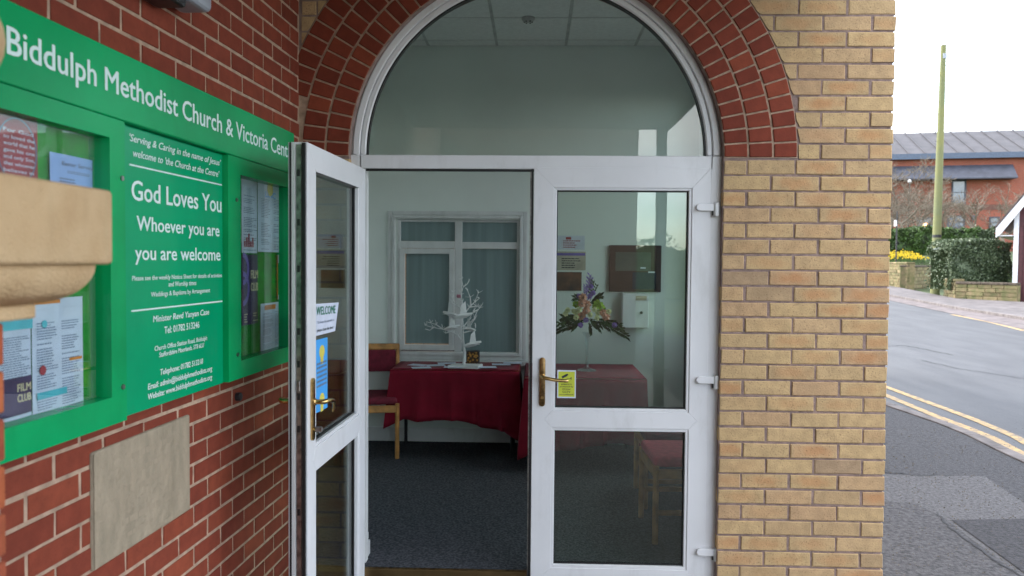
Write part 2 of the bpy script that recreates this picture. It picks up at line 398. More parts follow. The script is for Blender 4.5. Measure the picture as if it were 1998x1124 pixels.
# ------------------------------------------------------------------ ground, road, pavements
def sheet(name, pts, material, dz, parent=None, kind='structure', step=0.0):
    """flat sheet following the ground; pts = world xy outline (triangulated and cut at the break of slope)"""
    bm = bmesh.new()
    vs = [bm.verts.new((p[0], p[1], 0)) for p in pts]
    f = bm.faces.new(vs)
    for yy in (2.0,):
        bmesh.ops.bisect_plane(bm, geom=bm.verts[:] + bm.edges[:] + bm.faces[:], plane_co=(0, yy, 0), plane_no=(0, 1, 0))
    bmesh.ops.triangulate(bm, faces=bm.faces[:])
    bmesh.ops.recalc_face_normals(bm, faces=bm.faces[:])
    for v in bm.verts: v.co.z = gz(v.co.y) + dz
    for fc in bm.faces:
        if fc.normal.z < 0: fc.normal_flip()
    me = bpy.data.meshes.new(name); bm.to_mesh(me); bm.free(); me.materials.append(material)
    o = link(name, me, parent)
    if kind and not parent: o['kind'] = kind
    return o
g = sheet('ground', [(-300, -300), (500, -300), (500, 600), (-300, 600)], M['soil'], -0.12)
g['label'] = 'rough ground under and beyond the road'

def poly_px(lst): return [G(*p) for p in lst]
near_kerb = poly_px([(1729, 792), (1828, 826), (1887, 850), (1940, 877), (1998, 904)])
def extend(pl, back, fwd):
    a = pl[-1] + (pl[-1] - pl[-2]).normalized() * fwd
    b_ = pl[0] + (pl[0] - pl[1]).normalized() * back
    return [b_] + pl + [a]
# last points are nearest the camera
nk = extend(near_kerb, 60, 12)
def offset(pl, d):
    out = []
    for i, p in enumerate(pl):
        t = (pl[min(i+1, len(pl)-1)] - pl[max(i-1, 0)]); t.z = 0; t.normalize()
        out.append(Vector((p.x + t.y * -d, p.y + t.x * d, p.z)))
    return out
far_edge = extend(poly_px([(1735, 585), (1860, 611), (1998, 641)]), 60, 25)
road = sheet('road', [(p.x, p.y) for p in offset(nk, 0.05)] + [(p.x, p.y) for p in reversed(far_edge)], M['tarmac'], -0.03)
road['label'] = 'grey asphalt road running past the church corner'
# near pavement: everything between the church and the kerb
pav = sheet('pavement', [(p.x, p.y) for p in nk] + [(nk[-1].x, -14), (-16, -14), (-16, nk[0].y)], M['pave'], 0.0)
pav['label'] = 'dark speckled asphalt pavement beside the church'
# kerb stones (near), one block each
def kerb_run(pl, parent, wdt, z0, z1, seglen, vis):
    L = 0; segs = []
    for a, b_ in zip(pl[:-1], pl[1:]):
        d = (b_ - a); n_ = max(1, round(d.length / seglen))
        for k in range(n_):
            segs.append((a + d * (k / n_), a + d * ((k + 1) / n_)))
    rest = MB()
    for a, b_ in segs:
        t = (b_ - a); t.z = 0; ln = t.length; t.normalize(); nrm = Vector((-t.y, t.x, 0))
        mid = (a + b_) / 2
        p0 = a + t * .004; p1 = b_ - t * .004
        pts = [(p0.x, p0.y), (p1.x, p1.y), (p1.x + nrm.x * wdt, p1.y + nrm.y * wdt), (p0.x + nrm.x * wdt, p0.y + nrm.y * wdt)]
        q = px_of((mid.x, mid.y, gz(mid.y)))
        inside = q and -80 < q[0] < 2080 and 0 < q[1] < 1200 and (mid - CAM).length < vis
        zz = [gz(p[1]) for p in pts]
        vs = [(p[0], p[1], zz[i] + z0) for i, p in enumerate(pts)] + [(p[0], p[1], zz[i] + z1) for i, p in enumerate(pts)]
        fs = [(3,2,1,0),(4,5,6,7),(0,1,5,4),(1,2,6,5),(2,3,7,6),(3,0,4,7)]
        if inside:
            MB().add(vs, fs).build('kerb_stone', M['kerb'], parent, bevel=.006)
        else: rest.add(vs, fs)
    o = rest.build('distant_kerb_stones', M['kerb'], parent); o['kind'] = 'stuff'
kr = empty('kerb'); kr['kind'] = 'structure'; kr['label'] = 'low stone kerb edging the near pavement'
kerb_run(nk, kr, 0.13, -0.1, 0.012, 0.9, 22)
# far side: kerb, brick gutter strip, pavement
fk = far_edge
fk2 = extend(poly_px([(1735, 577), (1860, 601), (1998, 623)]), 60, 25)
strip = sheet('gutter_strip', [(p.x, p.y) for p in fk] + [(p.x, p.y) for p in reversed(fk2)], mat('pinkish_setts', (.145, .12, .118), .8, var=.15, scale=4), -0.022)
fback = [G(1700, 552), G(1735, 559), G(1866, 585), G(1998, 592)]
fback = [fback[0] + (fback[0]-fback[1]).normalized()*60] + fback + [fback[-1] + Vector((20, -3, 0))]
fp = sheet('far_pavement', [(p.x, p.y) for p in offset(fk2, .10)] + [(p.x, p.y) for p in reversed(fback)], mat('far_pavement_asphalt', (.13, .115, .115), .8, var=.15, scale=3), 0.05)
kr2 = empty('far_kerb'); kr2['kind'] = 'structure'; kr2['label'] = 'pale stone kerb on the far side of the road'
def flipped(pl): return [p.copy() for p in reversed(pl)]
kerb_run(flipped(offset(fk2, .0)), kr2, -0.001 - 0.12, -0.1, 0.055, 1.0, 60)
# yellow lines
def line_strip(name, pl, w, label, parent=None):
    a = offset(pl, -w / 2); b_ = offset(pl, w / 2)
    o = sheet(name, [(p.x, p.y) for p in a] + [(p.x, p.y) for p in reversed(b_)], M['yline'], -0.026, parent)
    o['label'] = label
    return o
yl = extend(poly_px([(1729, 767), (1829, 808), (1887, 829), (1935, 848), (1998, 881)]), 30, 8)
yl2 = extend(poly_px([(1729, 751), (1829, 787), (1900, 813), (1980, 846), (1998, 856)]), 30, 8)
line_strip('yellow_line', yl, .10, 'worn yellow parking line nearest the kerb')
line_strip('yellow_line', yl2, .10, 'worn yellow parking line on the roadward side of the pair')
line_strip('yellow_line', poly_px([(1857, 612), (1930, 626), (1998, 643)]), .13, 'worn yellow line along the far edge of the road')
# repaired patches in the pavement
patch = sheet('pavement_patch', [(p.x, p.y) for p in poly_px([(1690, 925), (1727, 926), (1922, 930), (1998, 982), (2150, 1090), (2150, 1124), (1998, 1124)])] + [(p.x, p.y) for p in poly_px([(1990, 1124), (1925, 1075), (1842, 1012), (1790, 985), (1690, 975)])], M['pave2'], .002)
patch['label'] = 'paler worn band of asphalt across the pavement'
patch2 = sheet('pavement_patch', [(p.x, p.y) for p in poly_px([(1690, 976), (1790, 986), (1842, 1013), (1925, 1076), (1990, 1125), (2060, 1190), (1690, 1190)])], mat('mid_asphalt', (.105, .10, .106), .85, scale=42, bump=1.0, bscale=110, col2=(.025, .024, .026), detail=5), .004)
patch2['label'] = 'mid grey coarse asphalt beside the church corner'
dk = sheet('pavement_patch', [(p.x, p.y) for p in poly_px([(1857, 1016), (2100, 1012), (2200, 1090), (2150, 1240), (2010, 1128)])], mat('fresh_dark_asphalt', (.058, .056, .062), .85, scale=42, bump=1.0, bscale=110, col2=(.014, .013, .016), detail=5), .006)
dk['label'] = 'darker triangular repair patch in the pavement'
# small dark cast iron slots by the yellow lines
a_ = G(1762, 797)
dr = empty('drain_cover', (a_.x, a_.y, gz(a_.y) - .03), R(8))
tag(dr, 'dark slotted drain cover between the kerb and the yellow lines', 'drain cover')
MB().box(-.11, .11, -.22, .22, 0.0, .008).build('frame', M['coping'], dr)
for k in range(5):
    MB().box(-.09, .09, -.18 + k * .08, -.14 + k * .08, .008, .014).build('bar', M['blackmetal'], dr)

# ------------------------------------------------------------------ brick work
BR_CACHE = {}
def brick_mesh(w, h, d, material, bev=.003):
    v = rnd.randrange(4)
    key = (round(w, 3), round(h, 3), round(d, 3), material.name, v)
    if key in BR_CACHE: return BR_CACHE[key]
    r = random.Random(hash(key[:3]) % 1000 + v * 77)
    x, z = w / 2, h / 2
    jit = lambda a: a + r.uniform(-.0011, .0011)
    vs = []
    for (i, yy) in ((0, d), (0, bev), (bev, 0)):
        for sx, sz in ((-1, -1), (1, -1), (1, 1), (-1, 1)):
            vs.append((sx * (x - i) + r.uniform(-.0014, .0014), yy, sz * (z - i) + r.uniform(-.0014, .0014)))
    fs = [(3, 2, 1, 0), (8, 9, 10, 11)]
    fs = [(0, 1, 2, 3), (11, 10, 9, 8)]
    for lv in (0, 4):
        for k in range(4):
            fs.append((lv + k, lv + 4 + k, lv + 4 + (k + 1) % 4, lv + (k + 1) % 4))
    me = bpy.data.meshes.new('brick'); me.from_pydata(vs, [], fs); me.materials.append(material)
    bm = bmesh.new(); bm.from_mesh(me); bmesh.ops.recalc_face_normals(bm, faces=bm.faces); bm.to_mesh(me); bm.free()
    BR_CACHE[key] = me
    return me
def visible_world(pw, m=60):
    q = px_of(pw)
    return q is not None and -m < q[0] < W + m and -m < q[1] < H + m

# -------- facade geometry
ZT = P(1045, 306, 0).z                   # springing height of the arch
XC = P(1044, 306, 0).x                   # arch centre
XR = P(1739, 420, 0).x                   # right-hand corner of the building
XL = P(584, 250, 0).x                    # internal corner with the red side wall
R_IN = (P(1413, 306, 0).x - XC)          # radius of the brick opening
R_OUT = (P(1554, 306, 0).x - XC)
CH = .0740                               # course height
print('geom', ZT, XC, XR, XL, R_IN, R_OUT)
TOPZ = ZT + 1.52
facade = empty('church_front_wall', (0, 0, 0))
tag(facade, 'buff brick church entrance wall with red brick arch over the white doors', 'wall')
# backing of the wall, 8 mm behind the brick faces
def core_front():
    mb = MB(); y0, y1 = .005, .29
    mb.box(XC + R_IN - .001, XR - .008, y0, y1, -.2, ZT)
    mb.box(XL - .3, XC - R_IN + .001, y0, y1, -.2, ZT)
    N = 64
    for i in range(N):
        a0 = math.pi * i / N; a1 = math.pi * (i + 1) / N
        def outer(a):
            x = math.cos(a); z = math.sin(a); xm = (XR - .008 - XC) if x > 0 else (XC - XL + .3); zm = TOPZ - ZT
            t = min(xm / abs(x) if abs(x) > 1e-6 else 1e9, zm / z if z > 1e-6 else 1e9)
            return (XC + x * t, ZT + z * t)
        p = [(XC + R_IN * math.cos(a0), ZT + R_IN * math.sin(a0)), outer(a0), outer(a1), (XC + R_IN * math.cos(a1), ZT + R_IN * math.sin(a1))]
        for yy in (y0, y1):
            mb.add([(q[0], yy, q[1]) for q in p], [(0, 1, 2, 3)])
        mb.add([(p[0][0], y0, p[0][1]), (p[3][0], y0, p[3][1]), (p[3][0], y1, p[3][1]), (p[0][0], y1, p[0][1])], [(0, 1, 2, 3)])
    mb.box(XC - .9, XC + .9, y0, y1, TOPZ + .001, TOPZ + .4)
    mb.box(XC + .9, XR - .008, y0, y1, TOPZ + .001, TOPZ + .4)
    mb.box(XL - .3, XC - .9, y0, y1, TOPZ + .001, TOPZ + .4)
    # return of the corner
    return mb.build('mortar', M['ymortar'], facade, fix=False)
core_front()
def zc(x, r):
    dx = abs(x - XC)
    return ZT + math.sqrt(r * r - dx * dx) if dx < r else -9
stuff_y = MB()
def facade_row(zb, row):
    z0, z1 = zb + .005, zb + CH - .005
    above = zb > ZT - .02
    joints = []
    # the right-hand pattern starts at the corner
    x = XR; first = .215 if row % 2 == 0 else .1025
    k = 0
    while x > XL + .01:
        w = first if k == 0 else .215
        joints.append((x - w, x)); x -= w + .010; k += 1
    for (a, b_) in joints:
        a = max(a, XL + .012)
        if b_ - a < .02: continue
        cands = []
        if not above:
            lo, hi = XC - R_IN, XC + R_IN
            if b_ <= lo or a >= hi: cands.append((a, b_))
            else:
                if a < lo - .02: cands.append((a, lo))
                if b_ > hi + .02: cands.append((hi, b_))
            # whole-brick jamb against the frame
            for (c, d) in cands:
                put_brick(c, d, z0, z1)
        else:
            rr = R_OUT + .010
            corner_in = all(z < zc(xx, rr) for xx in (a, b_) for z in (z0, z1))
            if corner_in and not (a < XC < b_): continue
            n = 14; pts = []
            for i in range(n + 1):
                xx = a + (b_ - a) * i / n; zz = max(z0, zc(xx, rr))
                if zz < z1 - .002: pts.append((xx, zz))
            if len(pts) < 3: continue
            if len(pts) == n + 1 and all(abs(p[1] - z0) < 1e-6 for p in pts):
                put_brick(a, b_, z0, z1); continue
            x0, x1 = pts[0][0], pts[-1][0]
            # keep the steep end exact
            if zc(a, rr) >= z1:
                dd = math.sqrt(max(0, rr * rr - (z1 - ZT) ** 2)); xe = XC + dd if a > XC - .01 else XC - dd
                if a < xe < pts[0][0]: pts[0] = (xe, z1 - .001) if False else pts[0]; x0 = max(a, min(xe, x0))
            if zc(b_, rr) >= z1:
                dd = math.sqrt(max(0, rr * rr - (z1 - ZT) ** 2)); xe = XC - dd
                x1 = min(b_, max(xe, x1))
            out = pts + [(x1, z1), (x0, z1)]
            cx, cz = (a + b_) / 2, (z0 + z1) / 2
            m = MB().prism([(p[0] - cx, p[1] - cz) for p in out], 0, .05)
            if visible_world((cx, 0, cz)):
                m.build('brick', M['ybrick'], facade, loc=(cx, 0, cz))
            else: stuff_y.add([(p[0] + cx, p[1], p[2] + cz) for p in m.v], m.f)
def put_brick(a, b_, z0, z1):
    w, h = b_ - a, z1 - z0
    cx, cz = (a + b_) / 2, (z0 + z1) / 2
    if visible_world((cx, 0, cz)):
        link('brick', brick_mesh(w, h, .05, M['ybrick']), facade, (cx + rnd.uniform(-.0022, .0022), rnd.uniform(-.002, .003), cz + rnd.uniform(-.0012, .0012)), (0, rnd.uniform(-.007, .007), rnd.uniform(-.008, .008)))
    else: stuff_y.box(a, b_, 0, .05, z0, z1)
ZROW = P(1575, 311.5, 0).z
r0 = -int(ZROW / CH) - 1
for r in range(r0, 18):
    zb = ZROW + r * CH
    # row -1 (first below the arch) has a full stretcher at the corner
    facade_row(zb, (-1 - r) % 2)
# return face of the corner
for r in range(r0, 18):
    zb = ZROW + r * CH + .005
    y = 0.0; k = 0
    while y < .9:
        w = (.1025 if (-1 - r) % 2 == 0 else .215) if k == 0 else .215
        if k > 0: stuff_y.box(XR - .05, XR, y, y + w, zb, zb + CH - .01)
        y += w + .01; k += 1
o = stuff_y.build('brick_field', M['ybrick'], facade); o['kind'] = 'stuff'
# arch rings
NB = (45, 47, 51)
t_ring = (R_OUT - R_IN - .020) / 3
for k in range(3):
    ra = R_IN + .003 + k * (t_ring + .010); rb = ra + t_ring - .001
    n = NB[k]
    rm_ = (ra + rb) / 2; half_j = .0042 / ra
    proto = []
    for v in range(3):
        m = MB(); a0 = -math.pi / n / 2 + half_j; a1 = -a0
        r_ = random.Random(k * 10 + v)
        prof = []
        for (rr, aa) in ((ra, a0), (rb, a0 * (1 + .0)), (rb, 0), (rb, a1), (ra, a1), (ra, 0)):
            prof.append((rr * math.cos(aa) - rm_ + r_.uniform(-.0006, .0006), rr * math.sin(aa) + r_.uniform(-.0006, .0006)))
        m.prism(prof, 0, .06)
        ob = m.build('arch_brick', M['rbrick'], None, bevel=.0025)
        proto.append(ob.data); bpy.data.objects.remove(ob)
    for i in range(n):
        a = math.pi * (i + .5) / n
        c = Vector((XC + rm_ * math.cos(a), 0, ZT + rm_ * math.sin(a)))
        if c.x < XL - .02: continue
        link('arch_brick', proto[rnd.randrange(3)], facade, (c.x, -.003 + rnd.uniform(-.001, .001), c.z), (0, -a, 0))
# pale pointing between and around the arch rings
mb = MB()
def arc_band(mb, ra, rb, y, n=90, ymin=None):
    for i in range(n):
        a0, a1 = math.pi * i / n, math.pi * (i + 1) / n
        q = [(XC + r_ * math.cos(a), y, ZT + r_ * math.sin(a)) for r_, a in ((ra, a0), (rb, a0), (rb, a1), (ra, a1))]
        mb.add(q, [(0, 1, 2, 3)])
arc_band(mb, R_IN + .001, R_OUT + .006, .003)
mb.build('arch_mortar', M['rmortar'], facade, fix=False)
print('bricks done')

# ------------------------------------------------------------------ red side wall
TH = R(90 - 2.7)
side = empty('church_side_wall', (XL, 0, 0), TH)
tag(side, 'red brick side wall with pale pointing left of the entrance', 'wall')
SM = Matrix.Translation((XL, 0, 0)) @ Matrix.Rotation(TH, 4, 'Z')
SI = SM.inverted()
def L(px, py, off=0.0):
    """local (x, z) on the side wall's plane standing off proud of the brick"""
    o_ = SI @ CAM; d = SI.to_3x3() @ ray(px, py)
    t = (-off - o_.y) / d.y
    p = o_ + d * t
    return p.x, p.z
MB().box(-9.0, .05, .003, .30, -.2, 3.6).build('mortar', M['rmortar'], side)
SCH, SPX = .0716, .2045; JT = .0118
jx, jz = L(157, 888)
_, zl = L(300, 874)     # mortar line measured on the photo near the plaque
zl0 = L(50, 907)[1]
sstuff = MB()
b_l, b_t = L(25, 2, .05); b_r = L(566, 250, .05)[0]; b_bz = L(250, 790, .05)[1]
for r in range(-20, 34):
    z0 = zl0 + r * SCH
    if z0 < -.1 or z0 > 3.9: continue
    off = 0 if r % 2 == 0 else SPX / 2
    for k in range(-14, 16):
        x0 = jx + JT / 2 + off + k * SPX
        x1 = x0 + SPX - JT
        x1 = min(x1, -.006)
        if x1 - x0 < .02 or x0 < -4.0: continue
        cx, cz = (x0 + x1) / 2, z0 + SCH / 2
        # hidden behind the notice board
        if x0 > -2.55 and b_bz + .10 < z0 and z0 + SCH < b_t - .06 and x1 < b_r - .12: continue
        if visible_world(SM @ Vector((cx, 0, cz)), 50):
            link('brick', brick_mesh(x1 - x0, SCH - JT + .001, .05, M['rbrick'], .002), side, (cx + rnd.uniform(-.001, .001), rnd.uniform(-.0012, .0012), cz + rnd.uniform(-.0008, .0008)), (0, rnd.uniform(-.004, .004), rnd.uniform(-.003, .003)))
        else: sstuff.box(x0, x1, 0, .05, z0 + .005, z0 + SCH - .005)
o = sstuff.build('brick_field', M['rbrick'], side); o['kind'] = 'stuff'

# ------------------------------------------------------------------ stone plaque
pl = empty('stone_plaque', SM @ Vector((0, 0, 0)), TH)
tag(pl, 'weathered stone plaque set in the red brick below the green notice board', 'plaque')
xa, za = L(180, 880, .007); xb, zb = L(371, 812, .007); _, zc1 = L(180, 1114, .007); _, zd1 = L(371, 998, .007)
pz1 = (za + zb) / 2; pz0 = (zc1 + zd1) / 2
MB().box(xa, xb, -.007, .03, pz0, pz1).build('slab', M['plaque'], pl, bevel=.006, seg=2)
e = .022
mb = MB()
mb.box(xa + .003, xa + e, -.010, -.0075, pz0 + .004, pz1 - .004)
mb.build('raised_edge', M['plaque'], pl, bevel=.002)

M['plaque_cut'] = mat('worn_carving', (.30, .245, .175), .95, scale=30, var=.1, col2=(.36, .29, .21))
# ------------------------------------------------------------------ text helper
def text_mesh(s, shear=0.0, bold=0.0):
    cu = bpy.data.curves.new('t', 'FONT'); cu.body = s; cu.size = 1; cu.shear = shear; cu.offset = bold
    cu.resolution_u = 3
    ob = bpy.data.objects.new('t', cu); COL.objects.link(ob)
    dg = bpy.context.evaluated_depsgraph_get(); dg.update()
    me = bpy.data.meshes.new_from_object(ob.evaluated_get(dg))
    bpy.data.objects.remove(ob); bpy.data.curves.remove(cu)
    return me
CAPH = None
def cap_height():
    global CAPH
    if CAPH is None:
        me = text_mesh('H'); CAPH = max(v.co.y for v in me.vertices)
    return CAPH
def lettering(s, x0, x1, z, cap, y, material, parent, shear=0.0, bold=0.0, slope=0.0, name='lettering'):
    me = text_mesh(s, shear, 0.0)
    xs = [v.co.x for v in me.vertices]; a, b_ = min(xs), max(xs)
    k = (x1 - x0) / (b_ - a); kz = cap / cap_height()
    for v in me.vertices:
        x = x0 + (v.co.x - a) * k
        v.co = (x, y, z + v.co.y * kz + slope * (x - x0))
    me.materials.clear(); me.materials.append(material); me.name = name
    if bold:
        e_ = cap * .022 + bold * cap * .5
        base_v = [tuple(v.co) for v in me.vertices]; base_f = [tuple(p.vertices) for p in me.polygons]; nv = len(base_v)
        vs, fs = list(base_v), list(base_f)
        for q, (dx, dz) in enumerate(((-e_, 0), (e_, 0), (0, e_ * .6), (0, -e_ * .6))):
            off_ = len(vs); vs += [(v[0] + dx, v[1] - .00006 * (q + 1), v[2] + dz) for v in base_v]; fs += [tuple(off_ + i for i in f) for f in base_f]
        me2 = bpy.data.meshes.new(name); me2.from_pydata(vs, [], fs); me2.materials.append(material); me = me2
    return link(name, me, parent)
def ink_lines(mb, x0, x1, z0, z1, n, y, seed, h=.45, gap=.12, mi=0, ragged=True):
    r = random.Random(seed); dz = (z1 - z0) / n
    for i in range(n):
        if r.random() < gap: continue
        zz = z1 - (i + .5) * dz; x = x0
        end = x0 + (x1 - x0) * (r.uniform(.6, 1.0) if ragged else 1)
        while x < end:
            w = (x1 - x0) * r.uniform(.05, .16)
            xe = min(end, x + w)
            mb.add([(x, y, zz - dz * h / 2), (xe, y, zz - dz * h / 2), (xe, y, zz + dz * h / 2), (x, y, zz + dz * h / 2)], [(0, 1, 2, 3)], mi)
            x = xe + (x1 - x0) * .02

mb = MB()
for k_, (u0, u1, v0, v1) in enumerate(((.35, .95, .80, .86), (.45, .8, .66, .71), (.42, .9, .50, .56), (.25, .85, .24, .30), (.3, .7, .12, .16))):
    ink_lines(mb, xa + (xb - xa) * u0, xa + (xb - xa) * u1, pz0 + (pz1 - pz0) * v0, pz0 + (pz1 - pz0) * v1, 1, -.0076, 50 + k_, h=.9, gap=0)
mb.build('worn_carving', M['plaque_cut'], pl, fix=False)['kind'] = 'stuff'

# ------------------------------------------------------------------ green notice board
board = empty('notice_board', SM @ Vector((0, 0, 0)), TH)
tag(board, 'long green church notice board with two glazed cabinets on the red brick wall', 'notice board')
HO, CO, PO = .075, .070, .050          # how far header, cabinets and centre panel stand off the wall
hx0 = L(-40, 0, HO)[0]; hx1 = L(574, 250, HO)[0] 
hz1 = (L(25, 0, HO)[1] + L(560, 255, HO)[1]) / 2
hz0 = (L(243, 238, HO)[1] + L(10, 190, HO)[1]) / 2
hx0 = L(1, 100, HO)[0] - .28
hz0 = L(243, 236, HO)[1]
print('board', hx0, hx1, hz0, hz1)
MB().box(hx0, hx1, -HO, -.004, hz0, hz1).build('header_panel', M['green'], board, bevel=.003)
cx_l1 = L(246, 600, CO)[0]; czb = (L(26, 897, CO)[1] + L(246, 821, CO)[1]) / 2
def cabinet(x0, x1, z0, z1, ox0, ox1, oz0, oz1):
    c = empty('cabinet'); c.parent = board
    f = MB()
    f.box(x0, ox0, -CO, -.004, z0, z1); f.box(ox1, x1, -CO, -.004, z0, z1)
    f.box(ox0, ox1, -CO, -.004, z0, oz0); f.box(ox0, ox1, -CO, -.004, oz1, z1)
    f.build('door_frame', M['green'], c)
    MB().box(ox0, ox1, -.012, -.005, oz0, oz1).build('pinboard', M['greenb'], c)
    MB().box(ox0 - .001, ox1 + .001, -CO + .022, -CO + .026, oz0 - .001, oz1 + .001).build('pane', M['cabglass'], c)
    return c
oz1 = L(214, 267, CO)[1]; oz1b = L(5, 213, CO)[1]
oz0 = L(220, 782, CO)[1]; oz0b = L(25, 824, CO)[1]
ox1 = L(216, 500, CO)[0]; ox0 = hx0 + .06
print('cab left', ox0, ox1, oz0, oz0b, oz1, oz1b, czb)
c1 = cabinet(hx0, cx_l1, czb, hz0 - .001, ox0, ox1, (oz0 + oz0b) / 2, (oz1 + oz1b) / 2)
# right cabinet
rx0 = L(446, 600, CO)[0]; rzb = (L(459, 742, CO)[1] + L(559, 707, CO)[1]) / 2
rox0 = L(470, 500, CO)[0]; rox1 = hx1 - .05
roz1 = L(472, 342, CO)[1]; roz0 = L(470, 704, CO)[1]
print('cab right', rx0, rox0, roz0, roz1, rzb)
c2 = cabinet(rx0, hx1, rzb, hz0 - .001, rox0, rox1, roz0, roz1)
# centre panel
pzb = (L(247, 813, PO)[1] + L(444, 745, PO)[1]) / 2
MB().box(cx_l1 + .001, rx0 - .001, -PO, -.004, pzb, hz0 - .001).build('centre_panel', M['green2'], board, bevel=.002)
# screws / locks
for (px_, py_) in ((237, 348), (239, 755), (461, 390), (463, 692)):
    x, z = L(px_, py_, CO)
    MB().tube([(x, -CO - .004, z), (x, -CO + .004, z)], .007, 10).build('lock', M['steel'], board)
# lettering on the header
hx, hz = L(13, 110, HO); hxe = L(573, 302, HO)[0]; hzb2 = L(542, 297, HO)[1]
cap = (L(14, 54, HO)[1] - L(14, 111, HO)[1])
print('hdr', hx, hz, hxe, hzb2, cap)
lettering('Biddulph Methodist Church & Victoria Centre', hx, hxe, (hz + hzb2) / 2 - .0, cap * .94, -HO - .0015, M['white_print'], board, bold=.004)
def ptext(s, l, r, capx, shear=0, bold=0.0):
    x0, z0 = L(l[0], l[1], PO); x1, z1 = L(r[0], r[1], PO)
    xm = (x0 + x1) / 2
    capm = capx / F * 1.0
    _, zt = L((l[0]), (l[1] - capx), PO); cp = zt - z0
    lettering(s, x0, x1, (z0 + z1) / 2, cp, -PO - .0015, M['white_print'], board, shear, bold)
ptext("'Serving & Caring in the name of Jesus'", (252, 277), (430, 322), 14, .25, .008)
ptext("welcome to 'the Church at the Centre'", (259, 306), (427, 345), 14, .25, .008)
ptext('God Loves You', (256, 391), (431, 413), 38, 0, .008)
ptext('Whoever you are', (266, 448), (427, 462), 28, 0, .008)
ptext('you are welcome', (263, 507), (429, 508), 28, 0, .008)
ptext('Please see the weekly Notice Sheet for details of activities', (257, 547), (432, 541), 9, 0, .01)
ptext('and Worship times', (328, 559), (382, 556), 9, 0, .01)
ptext('Weddings & Baptisms by Arrangement', (294, 578), (409, 571), 9, 0, .01)
ptext('Minister Revd Yanyan Case', (298, 628), (407, 614), 12, .1, .01)
ptext('Tel: 01782 513246', (320, 650), (388, 640), 13, 0, .01)
ptext('Church Office Station Road, Biddulph', (301, 684), (403, 664), 9, .1, .01)
ptext('Staffordshire Moorlands. ST8 6LU', (310, 696), (397, 678), 9, .1, .01)
ptext('Telephone: 01782 513218', (312, 730), (395, 711), 11, .1, .015)
ptext('Email: admin@biddulphmethodists.org', (288, 756), (413, 727), 11, .1, .015)
ptext('Website: www.biddulphmethodists.org', (288, 775), (413, 744), 11, .1, .015)
for (l, r) in (((252, 321), (432, 361)), ((256, 608), (433, 587))):
    x0, z0 = L(*l, PO); x1, z1 = L(*r, PO); zz = (z0 + z1) / 2
    MB().box(x0, x1, -PO - .0018, -PO + .001, zz - .0022, zz + .0022).build('rule', M['white_print'], board)
# ---- papers pinned inside the cabinets
YP = .018
def paper(name, pxs, material, label, lift=0.0, fold=.004):
    """pxs: px corners tl, tr, br, bl on the pinboard plane"""
    off = YP + lift
    q = [L(px_, py_, off) for px_, py_ in pxs]
    xl = (q[0][0] + q[3][0]) / 2; xr = (q[1][0] + q[2][0]) / 2; zt = (q[0][1] + q[1][1]) / 2; zb_ = (q[2][1] + q[3][1]) / 2
    root = empty(name, SM @ Vector((xl, -off, zb_)), TH)
    tag(root, label, name.replace('_', ' '))
    w, h = xr - xl, zt - zb_
    n = 6; mb = MB()
    for i in range(n):
        u0, u1 = i / n, (i + 1) / n
        f = lambda u: -fold * math.sin(u * math.pi) - .0005
        for j in range(n):
            v0, v1 = j / n, (j + 1) / n
            mb.add([(u0*w, f(u0), v0*h), (u1*w, f(u1), v0*h), (u1*w, f(u1), v1*h), (u0*w, f(u0), v1*h)], [(0, 1, 2, 3)])
    s_ = mb.build('sheet', material, root, fix=False)
    sol = s_.modifiers.new('thickness', 'SOLIDIFY'); sol.thickness = .0004; sol.offset = 1
    return root, w, h, -fold - .0012
# left cabinet
rt, w, h, y = paper('poster', [(-8, 215), (72, 233), (73, 348), (-8, 345)], M['poster_red'], 'red round-patterned poster with white verse at the top of the left cabinet')
for i, s_ in enumerate(['For God', 'so loved the', 'world that he', 'gave his one', 'and only Son,', 'that whoever', 'believes in']):
    lettering(s_, w * .12, w * .88 - (.03 if i in (0, 6) else 0) * w, h * (.70 - i * .105), h * .055, y, M['paper_w'], rt, bold=.03)
mb = MB()
for k in range(40):
    a0, a1 = 2 * math.pi * k / 40, 2 * math.pi * (k + 1) / 40
    for (r1, r2) in ((.46, .475),):
        mb.add([(w * .45 + w * r1 * math.cos(a), y, h * .42 + w * r2 * 1.15 * math.sin(a)) for a in (a0, a1)] + [(w * .45 + w * r2 * 1.03 * math.cos(a), y, h * .42 + w * r2 * 1.2 * math.sin(a)) for a in (a1, a0)], [(0, 1, 2, 3)])
mb.build('ring_print', M['ink'], rt, fix=False)
rt, w, h, y = paper('notice', [(97, 295), (193, 317), (194, 420), (97, 400)], M['paper_b'], 'pale blue church services notice beside the red poster')
lettering('Easter Services', w * .2, w * .88, h * .80, h * .07, y, M['ink'], rt, bold=.015)
mb = MB(); ink_lines(mb, w * .3, w * .75, h * .66, h * .72, 2, y, 3, ragged=False); ink_lines(mb, w * .15, w * .6, h * .1, h * .58, 9, y, 4); mb.build('print', M['ink'], rt, fix=False)
def newsletter(pxs, label, seed, cols=2, logo=True, lift=0.0, band=None):
    rt, w, h, y = paper('newsletter', pxs, M['paper'], label, lift)
    mb = MB()
    for c in range(cols):
        x0 = w * (.06 + c * .94 / cols); x1 = x0 + w * (.94 / cols - .07)
        ink_lines(mb, x0, x1, h * .03, h * (.80 if logo else .95), 34, y, seed + c, h=.4, gap=.2)
    mb.build('print', M['ink'], rt, fix=False)
    return rt, w, h, y
rt, w, h, y = newsletter([(-6, 610), (60, 620), (60, 808), (-6, 830)], 'teal headed sheet at the lower left of the left cabinet', 5, 1)
MB().box(0, w, y - .0005, y - .001, h * .86, h).build('teal_band', M['poster_teal'], rt)
